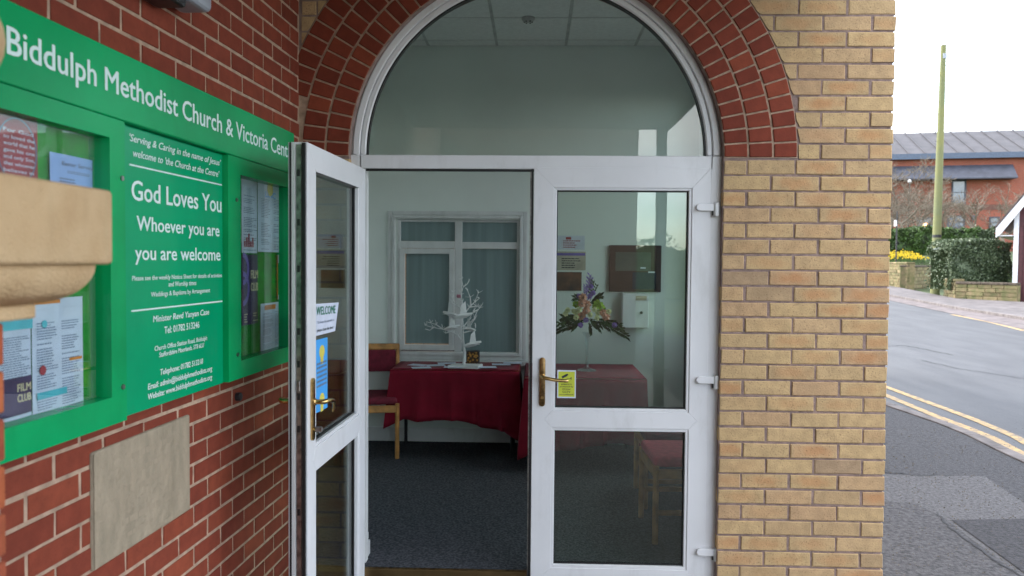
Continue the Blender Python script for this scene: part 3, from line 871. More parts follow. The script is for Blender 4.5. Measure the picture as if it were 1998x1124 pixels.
rt, w, h, y = newsletter([(61, 590), (161, 573), (161, 785), (63, 812)], 'long church newsletter page in the lower part of the left cabinet', 11, 2, lift=.003)
mb = MB(); mb.box(w * .05, w * .62, y - .0004, y - .001, h * .13, h * .19); mb.build('teal_band', M['poster_teal'], rt)
mb = MB(); mb.box(w * .68, w * .94, y - .0004, y - .001, h * .42, h * .445); mb.box(w * .0, w * .5, y - .0004, y - .001, h * .955, h * .985); mb.build('orange_band', M['poster_orange'], rt)
MB().tube([(w * .2, y - .001, h * .78), (w * .2, y, h * .78)], w * .05, 14).build('emblem', M['poster_teal'], rt)
MB().tube([(w * .16, y - .001, h * .38), (w * .16, y, h * .38)], w * .06, 14).build('picture', M['poster_red'], rt)
rt, w, h, y = paper('film_poster', [(-2, 742), (62, 732), (60, 800), (-2, 822)], M['poster_purple'], 'dark purple film club poster in the bottom corner of the left cabinet', .006)
lettering('FILM', w * .5, w * .92, h * .62, h * .2, y, M['poster_cream'], rt, bold=.03); lettering('CLUB', w * .5, w * .92, h * .34, h * .2, y, M['poster_cream'], rt, bold=.03)
# right cabinet
rt, w, h, y = newsletter([(471, 346), (501, 352), (501, 495), (471, 493)], 'text sheet with small figures at the bottom, left edge of the right cabinet', 21, 1)
mb = MB()
for k in range(5): mb.box(w * (.08 + k * .13), w * (.16 + k * .13), y - .0004, y - .001, h * .08, h * (.16 + .05 * (k % 3)))
mb.build('figures_print', M['poster_red'], rt)
rt, w, h, y = newsletter([(502, 352), (575, 368), (575, 494), (503, 491)], 'two column newsletter with round yellow and blue emblem, top of the right cabinet', 31, 3, lift=.002)
MB().tube([(w * .28, y - .001, h * .90), (w * .28, y, h * .90)], w * .07, 16).build('emblem', M['yellow_print'], rt)
lettering('LINC', w * .16, w * .42, h * .78, h * .08, y - .0005, M['poster_blue'], rt, bold=.02)
rt, w, h, y = paper('film_poster', [(471, 497), (503, 497), (502, 630), (471, 636)], M['poster_purple'], 'dark film club poster with violet swirls at the left of the right cabinet')
lettering('FILM', w * .5, w * .95, h * .66, h * .115, y, M['poster_cream'], rt, bold=.04); lettering('CLUB', w * .5, w * .95, h * .48, h * .115, y, M['poster_cream'], rt, bold=.04)
mb = MB()
for (cz_, rr) in ((.80, .26), (.52, .28)):
    for k in range(16):
        a0, a1 = -math.pi / 2 + math.pi * k / 16, -math.pi / 2 + math.pi * (k + 1) / 16
        mb.add([(w * .02 + w * r_ * math.cos(a), y, h * cz_ + w * r_ * 1.1 * math.sin(a)) for r_, a in ((rr, a0), (rr + .12, a0), (rr + .12, a1), (rr, a1))], [(0, 1, 2, 3)])
mb.build('swirl_print', M['poster_violet'], rt, fix=False)
mb = MB(); ink_lines(mb, w * .1, w * .3, h * .03, h * .17, 4, y, 8); ink_lines(mb, w * .65, w * .95, h * .03, h * .17, 4, y, 9); mb.build('print', M['poster_cream'], rt, fix=False)
rt, w, h, y = paper('flyer', [(540, 496), (578, 500), (578, 578), (540, 586)], M['poster_orange'], 'orange and white flyer at the right of the right cabinet')
mb = MB(); ink_lines(mb, w * .2, w * .8, h * .2, h * .75, 16, y, 12); mb.build('print', M['poster_cream'], rt, fix=False)
mb = MB(); mb.box(0, w, y - .0004, y - .001, h * .82, h); mb.box(0, w, y - .0004, y - .001, 0, h * .10); mb.build('white_band', M['paper'], rt)
rt, w, h, y = newsletter([(508, 592), (555, 588), (556, 672), (508, 687)], 'white letter with a small colour strip below the orange flyer', 41, 2)
mb = MB(); mb.box(w * .12, w * .55, y - .0005, y - .001, h * .86, h * .96); mb.build('colour_strip', M['poster_orange'], rt)
MB().box(w * .78, w * .92, y - .0005, y - .001, h * .84, h * .96).build('yellow_block', M['yellow_print'], rt)

# small black cable cap on the wall, wall lamp
x, z = L(461, 774, 0)
o = empty('cable_cap', SM @ Vector((x, 0, z)), TH); tag(o, 'small black cap on the brick just below the green board', 'cap')
MB().tube([(0, -.02, 0), (0, .004, 0)], .017, 12).build('cap_body', M['dark'], o, bevel=.003)
x, z = L(285, 6, .0)
wl_ = empty('security_light', SM @ Vector((x, 0, z + .03)), TH); tag(wl_, 'dark and silver security light on the red brick above the board', 'light')
MB().box(-.10, .06, -.10, 0, -.03, .10).build('housing', M['dark'], wl_, bevel=.012, seg=2)
MB().box(.06, .19, -.12, -.01, -.005, .09).build('sensor', M['grey_plastic'], wl_, bevel=.02, seg=3)
MB().tube([(-.08, -.05, .10), (-.04, -.01, .3)], .008, 8).build('cable', M['dark'], wl_)

# ------------------------------------------------------------------ door frame with arched fanlight
FY = .045                                   # front face of the frame behind the brick face
GY = FY + .030                              # glass
df = empty('door_frame', (XC, FY, 0)); tag(df, 'white plastic door frame with half round fanlight under the brick arch', 'door frame')
def fx(px_, py_=300): return P(px_, py_, FY).x - XC
def fz(py_, px_=1044): return P(px_, py_, FY).z
zs = fz(303)                                # top of transom = glass chord
Ro = R_IN + .004
Rg = (P(1378, 303, FY).x - P(712, 303, FY).x) / 2
Rm = Rg + .030
zsp = ZT
zt0 = fz(330); 
print('frame', Ro, Rg, zs, zt0)
def arc_ring(ra, rb, y0, y1, zc_, n=72, a_lo=0.0):
    mb = MB()
    vs = []; 
    for i in range(n + 1):
        a = math.pi * i / n
        c, s = math.cos(a), math.sin(a)
        vs += [(ra * c, y0, zc_ + ra * s), (rb * c, y0, zc_ + rb * s), (rb * c, y1, zc_ + rb * s), (ra * c, y1, zc_ + ra * s)]
    fs = []
    for i in range(n):
        for k in range(4):
            fs.append((i*4 + k, i*4 + (k+1) % 4, (i+1)*4 + (k+1) % 4, (i+1)*4 + k))
    fs += [(0, 1, 2, 3), (n*4, n*4+3, n*4+2, n*4+1)]
    return mb.add(vs, fs)
arc_ring(Rm, Ro - .012, 0, .07, zs).build('arched_head', M['upvc'], df, bevel=.004, smooth=True)
arc_ring(Ro - .012, Ro, .012, .06, zs).build('outer_lip', M['upvc2'], df, smooth=True)
arc_ring(Rg, Rm - .0005, .008, .05, zs).build('glazing_bead', M['upvc'], df, bevel=.006, smooth=True)
arc_ring(Rg - .007, Rg - .0005, .014, .045, zs).build('gasket', M['gasket'], df, smooth=True)
# fanlight pane
mb = MB(); n = 64
pts = [((Rg - .002) * math.cos(math.pi * i / n), zs + (Rg - .002) * math.sin(math.pi * i / n)) for i in range(n + 1)]
mb.prism(pts, GY - FY, GY - FY + .006); mb.build('fanlight_pane', M['glass'], df, fix=False)
zt1 = zs
MB().box(-Rm, Rm, 0, .07, zt0, zt1 - .0005).build('transom', M['upvc'], df, bevel=.003)
jl0 = -Ro + .002; jl1 = fx(712, 420) 
jr1 = Ro; jr0 = fx(1385, 500)
MB().box(-Ro, -Ro + .055, 0, .07, GZ0, zs - .001).build('jamb', M['upvc'], df, bevel=.003)
MB().box(Ro - .055, Ro, 0, .07, GZ0, zs - .001).build('jamb', M['upvc'], df, bevel=.003)
MB().box(Ro - .075, Ro - .055, .022, .07, 0, zt0).build('rebate', M['upvc2'], df)
MB().box(-Ro + .055, -Ro + .075, .022, .07, 0, zt0).build('rebate', M['upvc2'], df)
MB().box(-Ro + .075, 0, .006, .014, zt0 - .012, zt0 - .0005).build('gasket', M['gasket'], df)
MB().box(-Ro + .056, Ro - .056, .0665, .0800, GZ0, -.047).build('threshold', mat('brass_threshold', (.30, .20, .09), .35, .9), df, bevel=.004)
for k in range(2): MB().box(-Ro + .06, Ro - .06, .068 + k * .007, .072 + k * .007, -.0468, -.043).build('threshold_rib', M['brass_dark'], df)

# ------------------------------------------------------------------ door leaves
LW = .855; 
def build_leaf(root, w, z0, z1, g, mid, flip=1):
    """leaf in local x 0..w, front face y=0; g = (gx0,gx1) glass x-range; mid = (za, zb, zc, zd) glass heights bottom..top"""
    gx0, gx1 = g; b0, b1, t0, t1 = mid
    T = .062; bd = .014
    ax0, ax1 = gx0 - bd, gx1 + bd
    mz0, mz1 = b1 + bd, t0 - bd; mc = (mz0 + mz1) / 2; nt = .038
    sl = [(0, z0), (ax0, z0 + ax0), (ax0, mz0), (ax0 - nt, mc), (ax0, mz1), (ax0, z1 - ax0), (0, z1)]
    MB().prism(sl, 0, T).build('stile', M['upvc'], root, bevel=.0016)
    sr = [(w, z0), (w, z1), (ax1, z1 - ax0), (ax1, mz1), (ax1 + nt, mc), (ax1, mz0), (ax1, z0 + ax0)]
    MB().prism(sr, 0, T).build('stile', M['upvc'], root, bevel=.0016)
    MB().prism([(0.0, z1), (ax0, z1 - ax0), (ax1, z1 - ax0), (w, z1)], 0, T).build('top_rail', M['upvc'], root, bevel=.0016)
    MB().prism([(0.0, z0), (w, z0), (ax1, z0 + ax0), (ax0, z0 + ax0)], 0, T).build('bottom_rail', M['upvc'], root, bevel=.0016)
    MB().prism([(ax0, mz0), (ax1, mz0), (ax1 + nt, mc), (ax1, mz1), (ax0, mz1), (ax0 - nt, mc)], 0, T).build('mid_rail', M['upvc'], root, bevel=.0016)
    for (ga, gb) in ((b0, b1), (t0, t1)):
        # the frame lip between stile edge and glass top may differ from the rail edge: bead fills it
        lo = z0 + ax0 if ga == b0 else mz1
        hi = mz0 if ga == b0 else z1 - ax0
        for (f, bk) in ((.004, .022), (.044, .058)):
            y0, y1 = f, bk
            bead = MB()
            bead.prism([(ax0, lo), (gx0, ga), (gx0, gb), (ax0, hi)], y0, y1)
            bead.prism([(ax1, lo), (ax1, hi), (gx1, gb), (gx1, ga)], y0, y1)
            bead.prism([(ax0, hi), (gx0, gb), (gx1, gb), (ax1, hi)], y0, y1)
            bead.prism([(ax0, lo), (ax1, lo), (gx1, ga), (gx0, ga)], y0, y1)
            bead.build('glazing_bead', M['upvc'], root, bevel=.002)
        gk = MB(); q = .005
        for (y0, y1) in ((.0225, .027), (.038, .0435)):
            gk.box(gx0 - .004, gx0 + q, y0, y1, ga - .004, gb + .004); gk.box(gx1 - q, gx1 + .004, y0, y1, ga - .004, gb + .004)
            gk.box(gx0 + q, gx1 - q, y0, y1, gb - q, gb + .004); gk.box(gx0 + q, gx1 - q, y0, y1, ga - .004, ga + q)
        gk.box(gx0 - .012, gx0 - .004, .028, .037, ga, gb); gk.box(gx1 + .004, gx1 + .012, .028, .037, ga, gb)
        gk.build('gasket', M['gasket'], root)
        MB().box(gx0 - .003, gx1 + .003, .0275, .0305, ga - .003, gb + .003).build('pane', M['glass'], root)
        MB().box(gx0 - .003, gx1 + .003, .0345, .0375, ga - .003, gb + .003).build('pane', M['glass'], root)
def handle(root, x, z, side, ydir=-1, T=0.0, mats=('brass_dark', 'brass'), lever=.115, key=True, hook=False):
    """side: +1 lever points +x. ydir -1 = in front of face y=T"""
    h = empty('handle'); h.parent = root
    y = T
    b_ = MB(); n = 12; pts = []
    hw, hh = .0145, .118
    for i in range(n + 1):
        a = math.pi * i / n; pts.append((x + hw * math.cos(a), z + hh - hw + hw * math.sin(a)))
    for i in range(n + 1):
        a = math.pi + math.pi * i / n; pts.append((x + hw * math.cos(a), z - hh + hw + hw * math.sin(a)))
    y0, y1 = sorted((y, y + ydir * .011))
    b_.prism(pts, y0, y1).build('back_plate', M[mats[0]], h, bevel=.003, seg=2, smooth=True)
    zl_ = z + .028
    d = ydir
    if hook:
        P_ = [(x, y + d * .008, zl_), (x, y + d * .045, zl_ + .001), (x + side * .025, y + d * .058, zl_ + .001), (x + side * .075, y + d * .060, zl_ - .008), (x + side * .105, y + d * .054, zl_ - .030), (x + side * .118, y + d * .046, zl_ - .058)]
        r_ = [.010, .0095, .009, .0085, .007, .005]
    else:
        P_ = [(x, y + d * .008, zl_), (x, y + d * .050, zl_), (x + side * .015, y + d * .058, zl_ - .001), (x + side * .06, y + d * .058, zl_ - .010), (x + side * .11, y + d * .054, zl_ - .014), (x + side * .122, y + d * .052, zl_ - .014)]
        r_ = [.010, .0095, .0095, .0085, .0085, .006]
    # smooth the path
    def cr(p0, p1, p2, p3, t):
        return 0.5 * ((2 * p1) + (-p0 + p2) * t + (2*p0 - 5*p1 + 4*p2 - p3) * t*t + (-p0 + 3*p1 - 3*p2 + p3) * t**3)
    V = [Vector(p) for p in P_]; S = []; RR = []
    for i in range(len(V) - 1):
        for k in range(4):
            t = k / 4
            S.append(cr(V[max(i-1, 0)], V[i], V[i+1], V[min(i+2, len(V)-1)], t)); RR.append(r_[i] + (r_[i+1] - r_[i]) * t)
    S.append(V[-1]); RR.append(r_[-1])
    MB().tube(S, RR, 12).build('lever', M[mats[1]], h, smooth=True)
    MB().tube([(x, y + d * .009, zl_), (x, y + d * .018, zl_)], .0135, 16).build('boss', M[mats[1]], h, bevel=.002)
    if key:
        MB().tube([(x, y + d * .009, z - .075), (x, y + d * .016, z - .075)], .0075, 12).build('lock_cylinder', M[mats[1]], h)
    return h
# right leaf, closed; local origin at its left lower edge, face slightly proud of the frame
LFY = FY - .002
lx0 = P(1040, 560, LFY).x; lx1 = P(1384, 560, LFY).x
rl = empty('door_leaf', (lx0, LFY, 0)); tag(rl, 'closed white door leaf with brass handle and yellow camera warning sticker', 'door')
def rlx(px_, py_=560): return P(px_, py_, LFY + .012).x - lx0
def rlz(py_, px_=1210): return P(px_, py_, LFY + .012).z
ztop = P(1200, 327, LFY).z
LZ0 = rlz(1103) - rlx(1085)
build_leaf(rl, lx1 - lx0, LZ0, ztop, (rlx(1085), rlx(1341)), (rlz(1103), rlz(841), rlz(797), rlz(372)))
print('leafdims', lx1 - lx0, rlx(1085), rlx(1341), rlz(1103), rlz(841), rlz(797), rlz(372), ztop)
MB().box(-.012, -.002, .004, .055, LZ0, ztop - .005).build('edge_strip', M['gasket'], rl)
MB().box(-.018, -.0125, .010, .050, LZ0, ztop - .005).build('edge_profile', M['steel'], rl)
hp = P(1058, 745, LFY)
handle(rl, hp.x - lx0, hp.z, 1)
# small round mark where an old sign was
a = P(1071, 455, LFY); 
for (py_, nm) in ((405, 'hinge'), (741, 'hinge'), (1076, 'hinge')):
    q = P(1383, py_, LFY)
    hg = empty(nm); hg.parent = rl
    X0 = q.x - lx0; Z0 = q.z
    pts = []
    for i in range(9):
        a = math.pi / 2 + math.pi * i / 8; pts.append((X0 - .045 + .017 * math.cos(a), Z0 + .017 * math.sin(a)))
    pts += [(X0 + .046, Z0 - .017), (X0 + .046, Z0 + .017)]
    MB().prism(pts, -.018, -.0005).build('flag_plate', M['upvc'], hg, bevel=.003, seg=2)
    MB().tube([(X0 + .032, -.014, Z0 - .042), (X0 + .032, -.014, Z0 + .022)], .0125, 14).build('barrel', M['upvc2'], hg, bevel=.002)
    MB().box(X0 + .014, X0 + .020, -.012, -.0005, Z0 - .038, Z0 - .014).build('slot', M['gasket'], hg)
# CCTV sticker on glass
def cctv():
    p0 = P(1087, 777, LFY + .02); p1 = P(1124, 723, LFY + .02)
    r_ = empty('warning_sticker', (p0.x, LFY + .0265, p0.z)); tag(r_, 'small yellow-green camera warning sticker on the closed door glass', 'sticker')
    w, h = p1.x - p0.x, p1.z - p0.z
    MB().box(0, w, 0, .0006, 0, h).build('backing', M['paper_w'], r_)
    MB().box(w * .06, w * .94, -.0006, -.0001, h * .05, h * .95).build('panel', M['cctv'], r_)
    y = -.0012
    for i, s_ in enumerate(['This', 'property is', 'protected by', '24 hour', 'CCTV', 'surveillance']):
        ww = (.2, .55, .7, .45, .42, .75)[i]; zz = (.57, .48, .39, .30, .19, .11)[i]; ch = (.05, .05, .05, .055, .07, .045)[i]
        lettering(s_, w * (.5 - ww / 2), w * (.5 + ww / 2), h * zz, h * ch, y, M['inkdark'], r_, bold=.02)
    mb = MB(); c, s = math.cos(.5), math.sin(.5)
    def rot(x, z): return (w * .40 + (x * c - z * s) * w, h * .79 + (x * s + z * c) * w)
    mb.prism([rot(-.17, -.06), rot(.14, -.06), rot(.14, .06), rot(-.17, .06)], y, y + .0004)
    mb.prism([rot(.14, -.04), rot(.2, -.04), rot(.2, .04), rot(.14, .04)], y, y + .0004)
    mb.build('camera_symbol', M['inkdark'], r_)
    MB().prism([(w * .5, h * .70), (w * .72, h * .70), (w * .72, h * .715), (w * .5, h * .715)], y, y + .0004).build('bracket_symbol', M['inkdark'], r_)
    MB().prism([(w * .72, h * .66), (w * .76, h * .66), (w * .76, h * .76), (w * .72, h * .76)], y, y + .0004).build('mount_symbol', M['inkdark'], r_)
cctv()

# left leaf, swung open towards the camera. Seen face = its inner side
HX = XC - Ro + .062
ph = P(712, 420, FY); 
# hinge point and free edge of the inner face from the photograph
hinge = Vector((P(712, 330, .02).x, .0, 0)); hinge.x = P(712, 420, -.01).x
def on_depth(px_, Yv, py_=500): return P(px_, py_, Yv)
yf = -.845
free = Vector((P(600, 420, yf).x, yf, 0))
hinge = Vector((P(713, 420, -.02).x, -.02, 0))
dv = free - hinge; wl2 = dv.length
ang = math.atan2(dv.y, dv.x)
print('leaf2', hinge, free, wl2, math.degrees(ang))
# local x from free edge (0) to hinge (w); local -y faces +X world (camera side)
ll = empty('door_leaf', (free.x, free.y, 0), ang + math.pi); tag(ll, 'open white door leaf swung out against the notice board, with welcome notice in its glass', 'door')
LM = Matrix.Translation((free.x, free.y, 0)) @ Matrix.Rotation(ang + math.pi, 4, 'Z'); LI = LM.inverted()
def LL(px_, py_, off=0.012):
    o_ = LI @ CAM; d = LI.to_3x3() @ ray(px_, py_); t = (off - o_.y) / d.y; p = o_ + d * t
    return p.x, p.z
zt2a = LL(600, 277, 0)[1]; zt2b = LL(712, 330, 0)[1]
print('ll', zt2a, zt2b, ztop, LL(617, 335), LL(690, 366), LL(617, 845), LL(690, 802), LL(612, 908), LL(690, 850), LL(690, 1110))
gxa, gxb = LL(614, 500)[0], LL(691, 500)[0]
build_leaf(ll, wl2, LZ0, (zt2a + zt2b) / 2, (rlx(1085) + .0, wl2 - rlx(1085) + .0), (rlz(1103), rlz(841), rlz(797), rlz(372)))
# free-edge hardware
ht = (zt2a + zt2b) / 2
MB().box(-.010, -.001, .006, .018, LZ0, ht - .004).build('edge_seal', M['gasket'], ll)
MB().box(-.006, -.0005, .022, .040, LZ0 + .01, ht - .01).build('lock_strip', M['steel'], ll)
MB().box(-.012, -.001, .044, .058, LZ0, ht - .004).build('edge_lip', M['upvc2'], ll)
MB().box(-.014, .02, .0628, .068, LZ0, ht - .002).build('meeting_stile_cover', M['upvc'], ll, bevel=.004)
MB().box(-.015, -.001, .0560, .0622, LZ0, ht - .004).build('edge_gasket', M['gasket'], ll)
for zz in (.25, .55, .86, .98, 1.10, 1.22, 1.45, 1.62, 1.8):
    MB().box(-.009, -.0055, .026, .036, zz - .012, zz + .012).build('keep_slot', M['gasket'], ll)
MB().box(-.014, -.0055, .025, .037, 1.0, 1.04).build('latch', M['steel'], ll, bevel=.002)
hx_, hz_ = LL(607, 799, 0)
handle(ll, hx_ + .004, hz_, 1, -1, 0.0, ('brass', 'brass'), hook=True)
MB().box(hx_ + .0, hx_ + .008, -.042, -.012, hz_ - .085, hz_ - .065).build('key', M['steel'], ll, bevel=.002)
handle(ll, hx_ + .004, hz_, 1, +1, .068, ('brass_dark', 'brass'), hook=True)

def leaf_notice(name, pxs, material, label, yo, sheetname='sheet'):
    q = [LL(a, b_, yo) for a, b_ in pxs]
    r_ = empty(name, LM @ Vector((0, yo, 0)), ang + math.pi); tag(r_, label, name.replace('_', ' '))
    MB().prism([(p[0], p[1]) for p in q], 0, .0008).build(sheetname, material, r_)
    return r_, q
r_, q = leaf_notice('welcome_notice', [(616, 593), (661, 590), (654, 646), (616, 656)], M['paper_w'], 'white welcome notice on the glass of the open door above the blue poster', .0245)
q = [(q[0][0], q[0][1]), (q[1][0], q[1][1]), (q[2][0], q[2][1]), (q[3][0], q[3][1])]
def lletter(s, l, r, cap, m, root, yo, bold=.01):
    x0, z0 = LL(l[0], l[1], yo); x1, z1 = LL(r[0], r[1], yo); zt = LL(l[0], l[1] - cap, yo)[1]
    ob = lettering(s, x0, x1, z0, zt - z0, -.0012, m, root, bold=bold, slope=(z1 - z0) / (x1 - x0))
lletter('WELCOME', (617, 615), (654, 611), 16, M['inkgreen'], r_, .0245, .03)
lletter('To keep the warmth in', (619, 632), (651, 626), 5, M['ink'], r_, .0245, .01)
lletter('please close the door', (618, 648), (650, 641), 6, M['inkdark'], r_, .0245, .02)
r_, q = leaf_notice('blue_poster', [(615, 664), (639, 658), (639, 795), (614, 808)], M['poster_blue'], 'tall sky blue poster with yellow light bulbs on the glass of the open door', .0245)
xa_, za_ = LL(615, 664, .0245); xb_, zb_ = LL(639, 658, .0245)
wq = xb_ - xa_
for (py_, sc_) in ((686, 1.0), (778, .9)):
    xc_, zc_ = LL(628, py_, .0245)
    MB().prism([(xc_ + .034 * sc_ * math.cos(a * math.pi / 8), zc_ + .026 * sc_ * math.sin(a * math.pi / 8)) for a in range(16)], -.0010, -.0004).build('bulb_print', M['yellow_print'], r_)
    MB().prism([(xc_ - .016, zc_ - .05), (xc_ + .016, zc_ - .05), (xc_ + .018, zc_ - .02), (xc_ - .018, zc_ - .02)], -.0009, -.0004).build('bulb_cap_print', M['yellow_print'], r_)
mb = MB()
for k, py_ in enumerate((712, 720, 729, 738, 747, 756)):
    x0, z0 = LL(618, py_, .0245); x1, z1 = LL(637, py_ - 4, .0245)
    ink_lines(mb, x0, x1, z0 - .004, z0 + .006, 1, -.001, k, h=.8, gap=0, ragged=False)
mb.build('print', M['ink'], r_, fix=False)

# ------------------------------------------------------------------ interior of the lobby
YB = 2.85; IXL, IXR = -1.75, XR - .30; CZ = P(1044, 90, YB).z; FLZ = -.050
print('interior', CZ, IXR, P(900, 855, YB).z)
ifl = MB().box(IXL - .2, IXR, .1255, YB + .15, -.10, FLZ).build('floor', M['carpet']); tag(ifl, 'charcoal carpet in the lobby', kind='structure')
bw = empty('back_wall'); tag(bw, 'pale green plastered wall at the back of the lobby', kind='structure')
# inner window opening in the back wall
wx0 = P(776, 500, YB).x; wx1 = P(1012, 500, YB).x; wz1 = P(895, 430, YB).z; wz0 = P(895, 690, YB).z
w_ = MB()
w_.box(IXL - .2, wx0, YB, YB + .14, -.10, CZ + .3); w_.box(wx1, IXR + .2, YB, YB + .14, -.10, CZ + .3)
w_.box(wx0, wx1, YB, YB + .14, -.10, wz0); w_.box(wx0, wx1, YB, YB + .14, wz1, CZ + .3)
w_.build('plaster', M['wall_in'], bw)
MB().box(IXL, IXR, YB - .015, YB - .0005, FLZ, FLZ + .12).build('skirting', M['upvc2'], bw, bevel=.003)
lwall = MB().box(IXL - .2, IXL, .29, YB, -.10, CZ + .3).build('left_wall', M['wall_in']); tag(lwall, 'pale plastered wall on the left of the lobby', kind='structure')
rwl = empty('right_wall'); tag(rwl, 'pale plastered wall on the right of the lobby, with an unseen window added for daylight', kind='structure')
SW0, SW1, SZ0, SZ1 = .55, 2.6, .95, 2.95  # unseen side window, added and sized to brighten the lobby with daylight
w_ = MB(); X0, X1 = IXR, IXR + .06
w_.box(X0, X1, .29, SW0, -.10, CZ + .3); w_.box(X0, X1, SW1, YB, -.10, CZ + .3); w_.box(X0, X1, SW0, SW1, -.10, SZ0); w_.box(X0, X1, SW0, SW1, SZ1, CZ + .3)
w_.build('plaster', M['wall_in'], rwl)
fr = MB().box(IXR + .06, IXR + .14, SW0, SW0 + .05, SZ0, SZ1).box(IXR + .06, IXR + .14, SW1 - .05, SW1, SZ0, SZ1).box(IXR + .06, IXR + .14, SW0, SW1, SZ0, SZ0 + .05).box(IXR + .06, IXR + .14, SW0, SW1, SZ1 - .05, SZ1).box(IXR + .06, IXR + .14, (SW0 + SW1) / 2 - .03, (SW0 + SW1) / 2 + .03, SZ0, SZ1)
fr.build('added_window_frame', M['upvc'], rwl)
MB().box(IXR + .09, IXR + .096, SW0, SW1, SZ0, SZ1).build('pane', M['glass'], rwl)
# flank wall of the church (buff brick) round that added window, and the body behind
fk_ = MB(); X0, X1 = IXR + .145, XR - .008
fk_.box(X0, X1, .30, SW0, -.2, 4.4); fk_.box(X0, X1, SW1, 10, -.2, 4.4); fk_.box(X0, X1, SW0, SW1, -.2, SZ0); fk_.box(X0, X1, SW0, SW1, SZ1, 4.4)
fk_.box(-6, X0, 9.7, 10, -.2, 4.4)
o = fk_.build('church_flank_wall', M['sidebrick']); tag(o, 'buff brick flank wall of the church round the corner by the road', 'wall')
rf = MB().box(-6, XR + .12, -.12, 10.1, 4.40, 4.55).build('church_roof', M['slate']); tag(rf, 'flat grey roof over the church entrance, above the picture', 'roof')
# front wall inner lining so that the room is closed
fl = MB()
fl.box(IXL, XC - R_IN - .02, .29, .32, -.10, CZ + .3).box(XC + R_IN + .02, IXR, .29, .32, -.10, CZ + .3)
fo = fl.build('front_wall_lining', M['wall_in']); tag(fo, 'inner plaster face of the entrance wall', kind='structure')
MB().box(XL - .3, -.9, .33, .36, FLZ, FLZ + .001).build('mat_edge', M['carpet'], ifl)
# skirting block just inside the doorway on the left
p = P(712, 1098, .22)
sk = empty('skirting_block', (p.x, .22, FLZ)); tag(sk, 'short white skirting block just inside the doorway at floor level', 'skirting')
MB().box(-.12, .006, -.06, .10, 0, .075).build('plinth', M['upvc2'], sk, bevel=.003); MB().box(-.12, -.002, -.055, .10, .0755, .12).build('moulding', M['upvc2'], sk, bevel=.006)
# ceiling with lay-in tiles
cl = empty('ceiling'); tag(cl, 'suspended ceiling of square white tiles', kind='structure')
MB().box(IXL - .2, IXR + .1, .29, YB, CZ + .03, CZ + .05).build('ceiling_void', M['dark'], cl)
xs0 = P(1107, 80, YB - .3).x
yline = YB - .17
gx = []; x = xs0 - 6 * .575
while x < IXR + .6: gx.append(x); x += .575
gy = []; y = yline
while y > -.3: gy.append(y); y -= .575
gy = [YB + .45] + gy
tb = MB()
for i in range(len(gx) - 1):
    for j in range(len(gy) - 1):
        a0, a1 = max(gx[i], IXL), min(gx[i + 1], IXR); b1, b0 = min(gy[j], YB), max(gy[j + 1], .33)
        if a1 - a0 < .05 or b1 - b0 < .05: continue
        MB().box(a0 + .012, a1 - .012, b0 + .012, b1 - .012, CZ - .001, CZ + .02).build('ceiling_tile', M['ceil'], cl, bevel=.003)
for i in range(len(gx)):
    if IXL < gx[i] < IXR: MB().box(gx[i] - .0115, gx[i] + .0115, .33, YB, CZ + .003, CZ + .03).build('grid_bar', M['tbar'], cl)
for j in range(len(gy)):
    if .33 < gy[j] < YB: MB().box(IXL, IXR, gy[j] - .0114, gy[j] + .0114, CZ + .004, CZ + .0295).build('grid_bar', M['tbar'], cl)
sx = P(1031, 10, 1.9)
sdv = empty('smoke_detector', (P(1031, 10, 2.1).x, 2.1, CZ)); tag(sdv, 'small round smoke detector on the tiled ceiling', 'smoke detector')
MB().lathe([(.05, 0), (.05, -.015), (.035, -.03), (.02, -.035)], n=20).build('body', M['tbar'], sdv)
for k in range(6):
    a = k * math.pi / 3
    MB().box(.028 * math.cos(a) - .006, .028 * math.cos(a) + .006, .028 * math.sin(a) - .004, .028 * math.sin(a) + .004, -.037, -.025).build('vent', M['gasket'], sdv)

# inner window
iw = empty('inner_window', (wx0, YB, wz0)); tag(iw, 'white framed inner window of four teal panes behind the tree', 'window')
ww, wh = wx1 - wx0, wz1 - wz0
def ix(px_): return P(px_, 550, YB).x - wx0
def iz(py_): return P(895, py_, YB).z - wz0
def ring(mb, x0, x1, z0, z1, t, y0, y1):
    mb.box(x0, x0 + t, y0, y1, z0, z1); mb.box(x1 - t, x1, y0, y1, z0, z1); mb.box(x0 + t, x1 - t, y0, y1, z1 - t, z1); mb.box(x0 + t, x1 - t, y0, y1, z0, z0 + t)
m_ = MB(); ring(m_, ix(757), ix(1028), iz(702), iz(412), .035, -.012, 0); m_.build('architrave', M['upvc2'], iw, bevel=.004)
m_ = MB(); ring(m_, ix(757) + .036, ix(1028) - .036, iz(702) + .036, iz(412) - .036, .028, -.022, 0); m_.build('inner_architrave', M['upvc2'], iw, bevel=.004)
m_ = MB(); ring(m_, ix(776), ix(1013), iz(692), iz(428), .022, .0, .06); m_.build('frame', M['upvc2'], iw, bevel=.003)
MB().box(ix(887), ix(901), .001, .055, iz(690), iz(428)).build('mullion', M['upvc2'], iw, bevel=.003)
MB().box(ix(778), ix(886.5), .002, .054, iz(485), iz(471)).build('transom_bar', M['upvc2'], iw, bevel=.003)
MB().box(ix(901.5), ix(1011), .002, .054, iz(485), iz(472)).build('transom_bar', M['upvc2'], iw, bevel=.003)
m_ = MB(); ring(m_, ix(779), ix(886.6), iz(684), iz(485.5), .045, -.008, .05); m_.build('casement', M['upvc2'], iw, bevel=.004)
for (a, b_, c, d) in ((780, 887, 470, 433), (901, 1009, 472, 434), (792, 886, 671, 487), (901, 1009, 686, 486)):
    MB().box(ix(a) - .003, ix(b_) + .003, .030, .034, iz(c) - .003, iz(d) + .003).build('pane', M['frost'], iw)
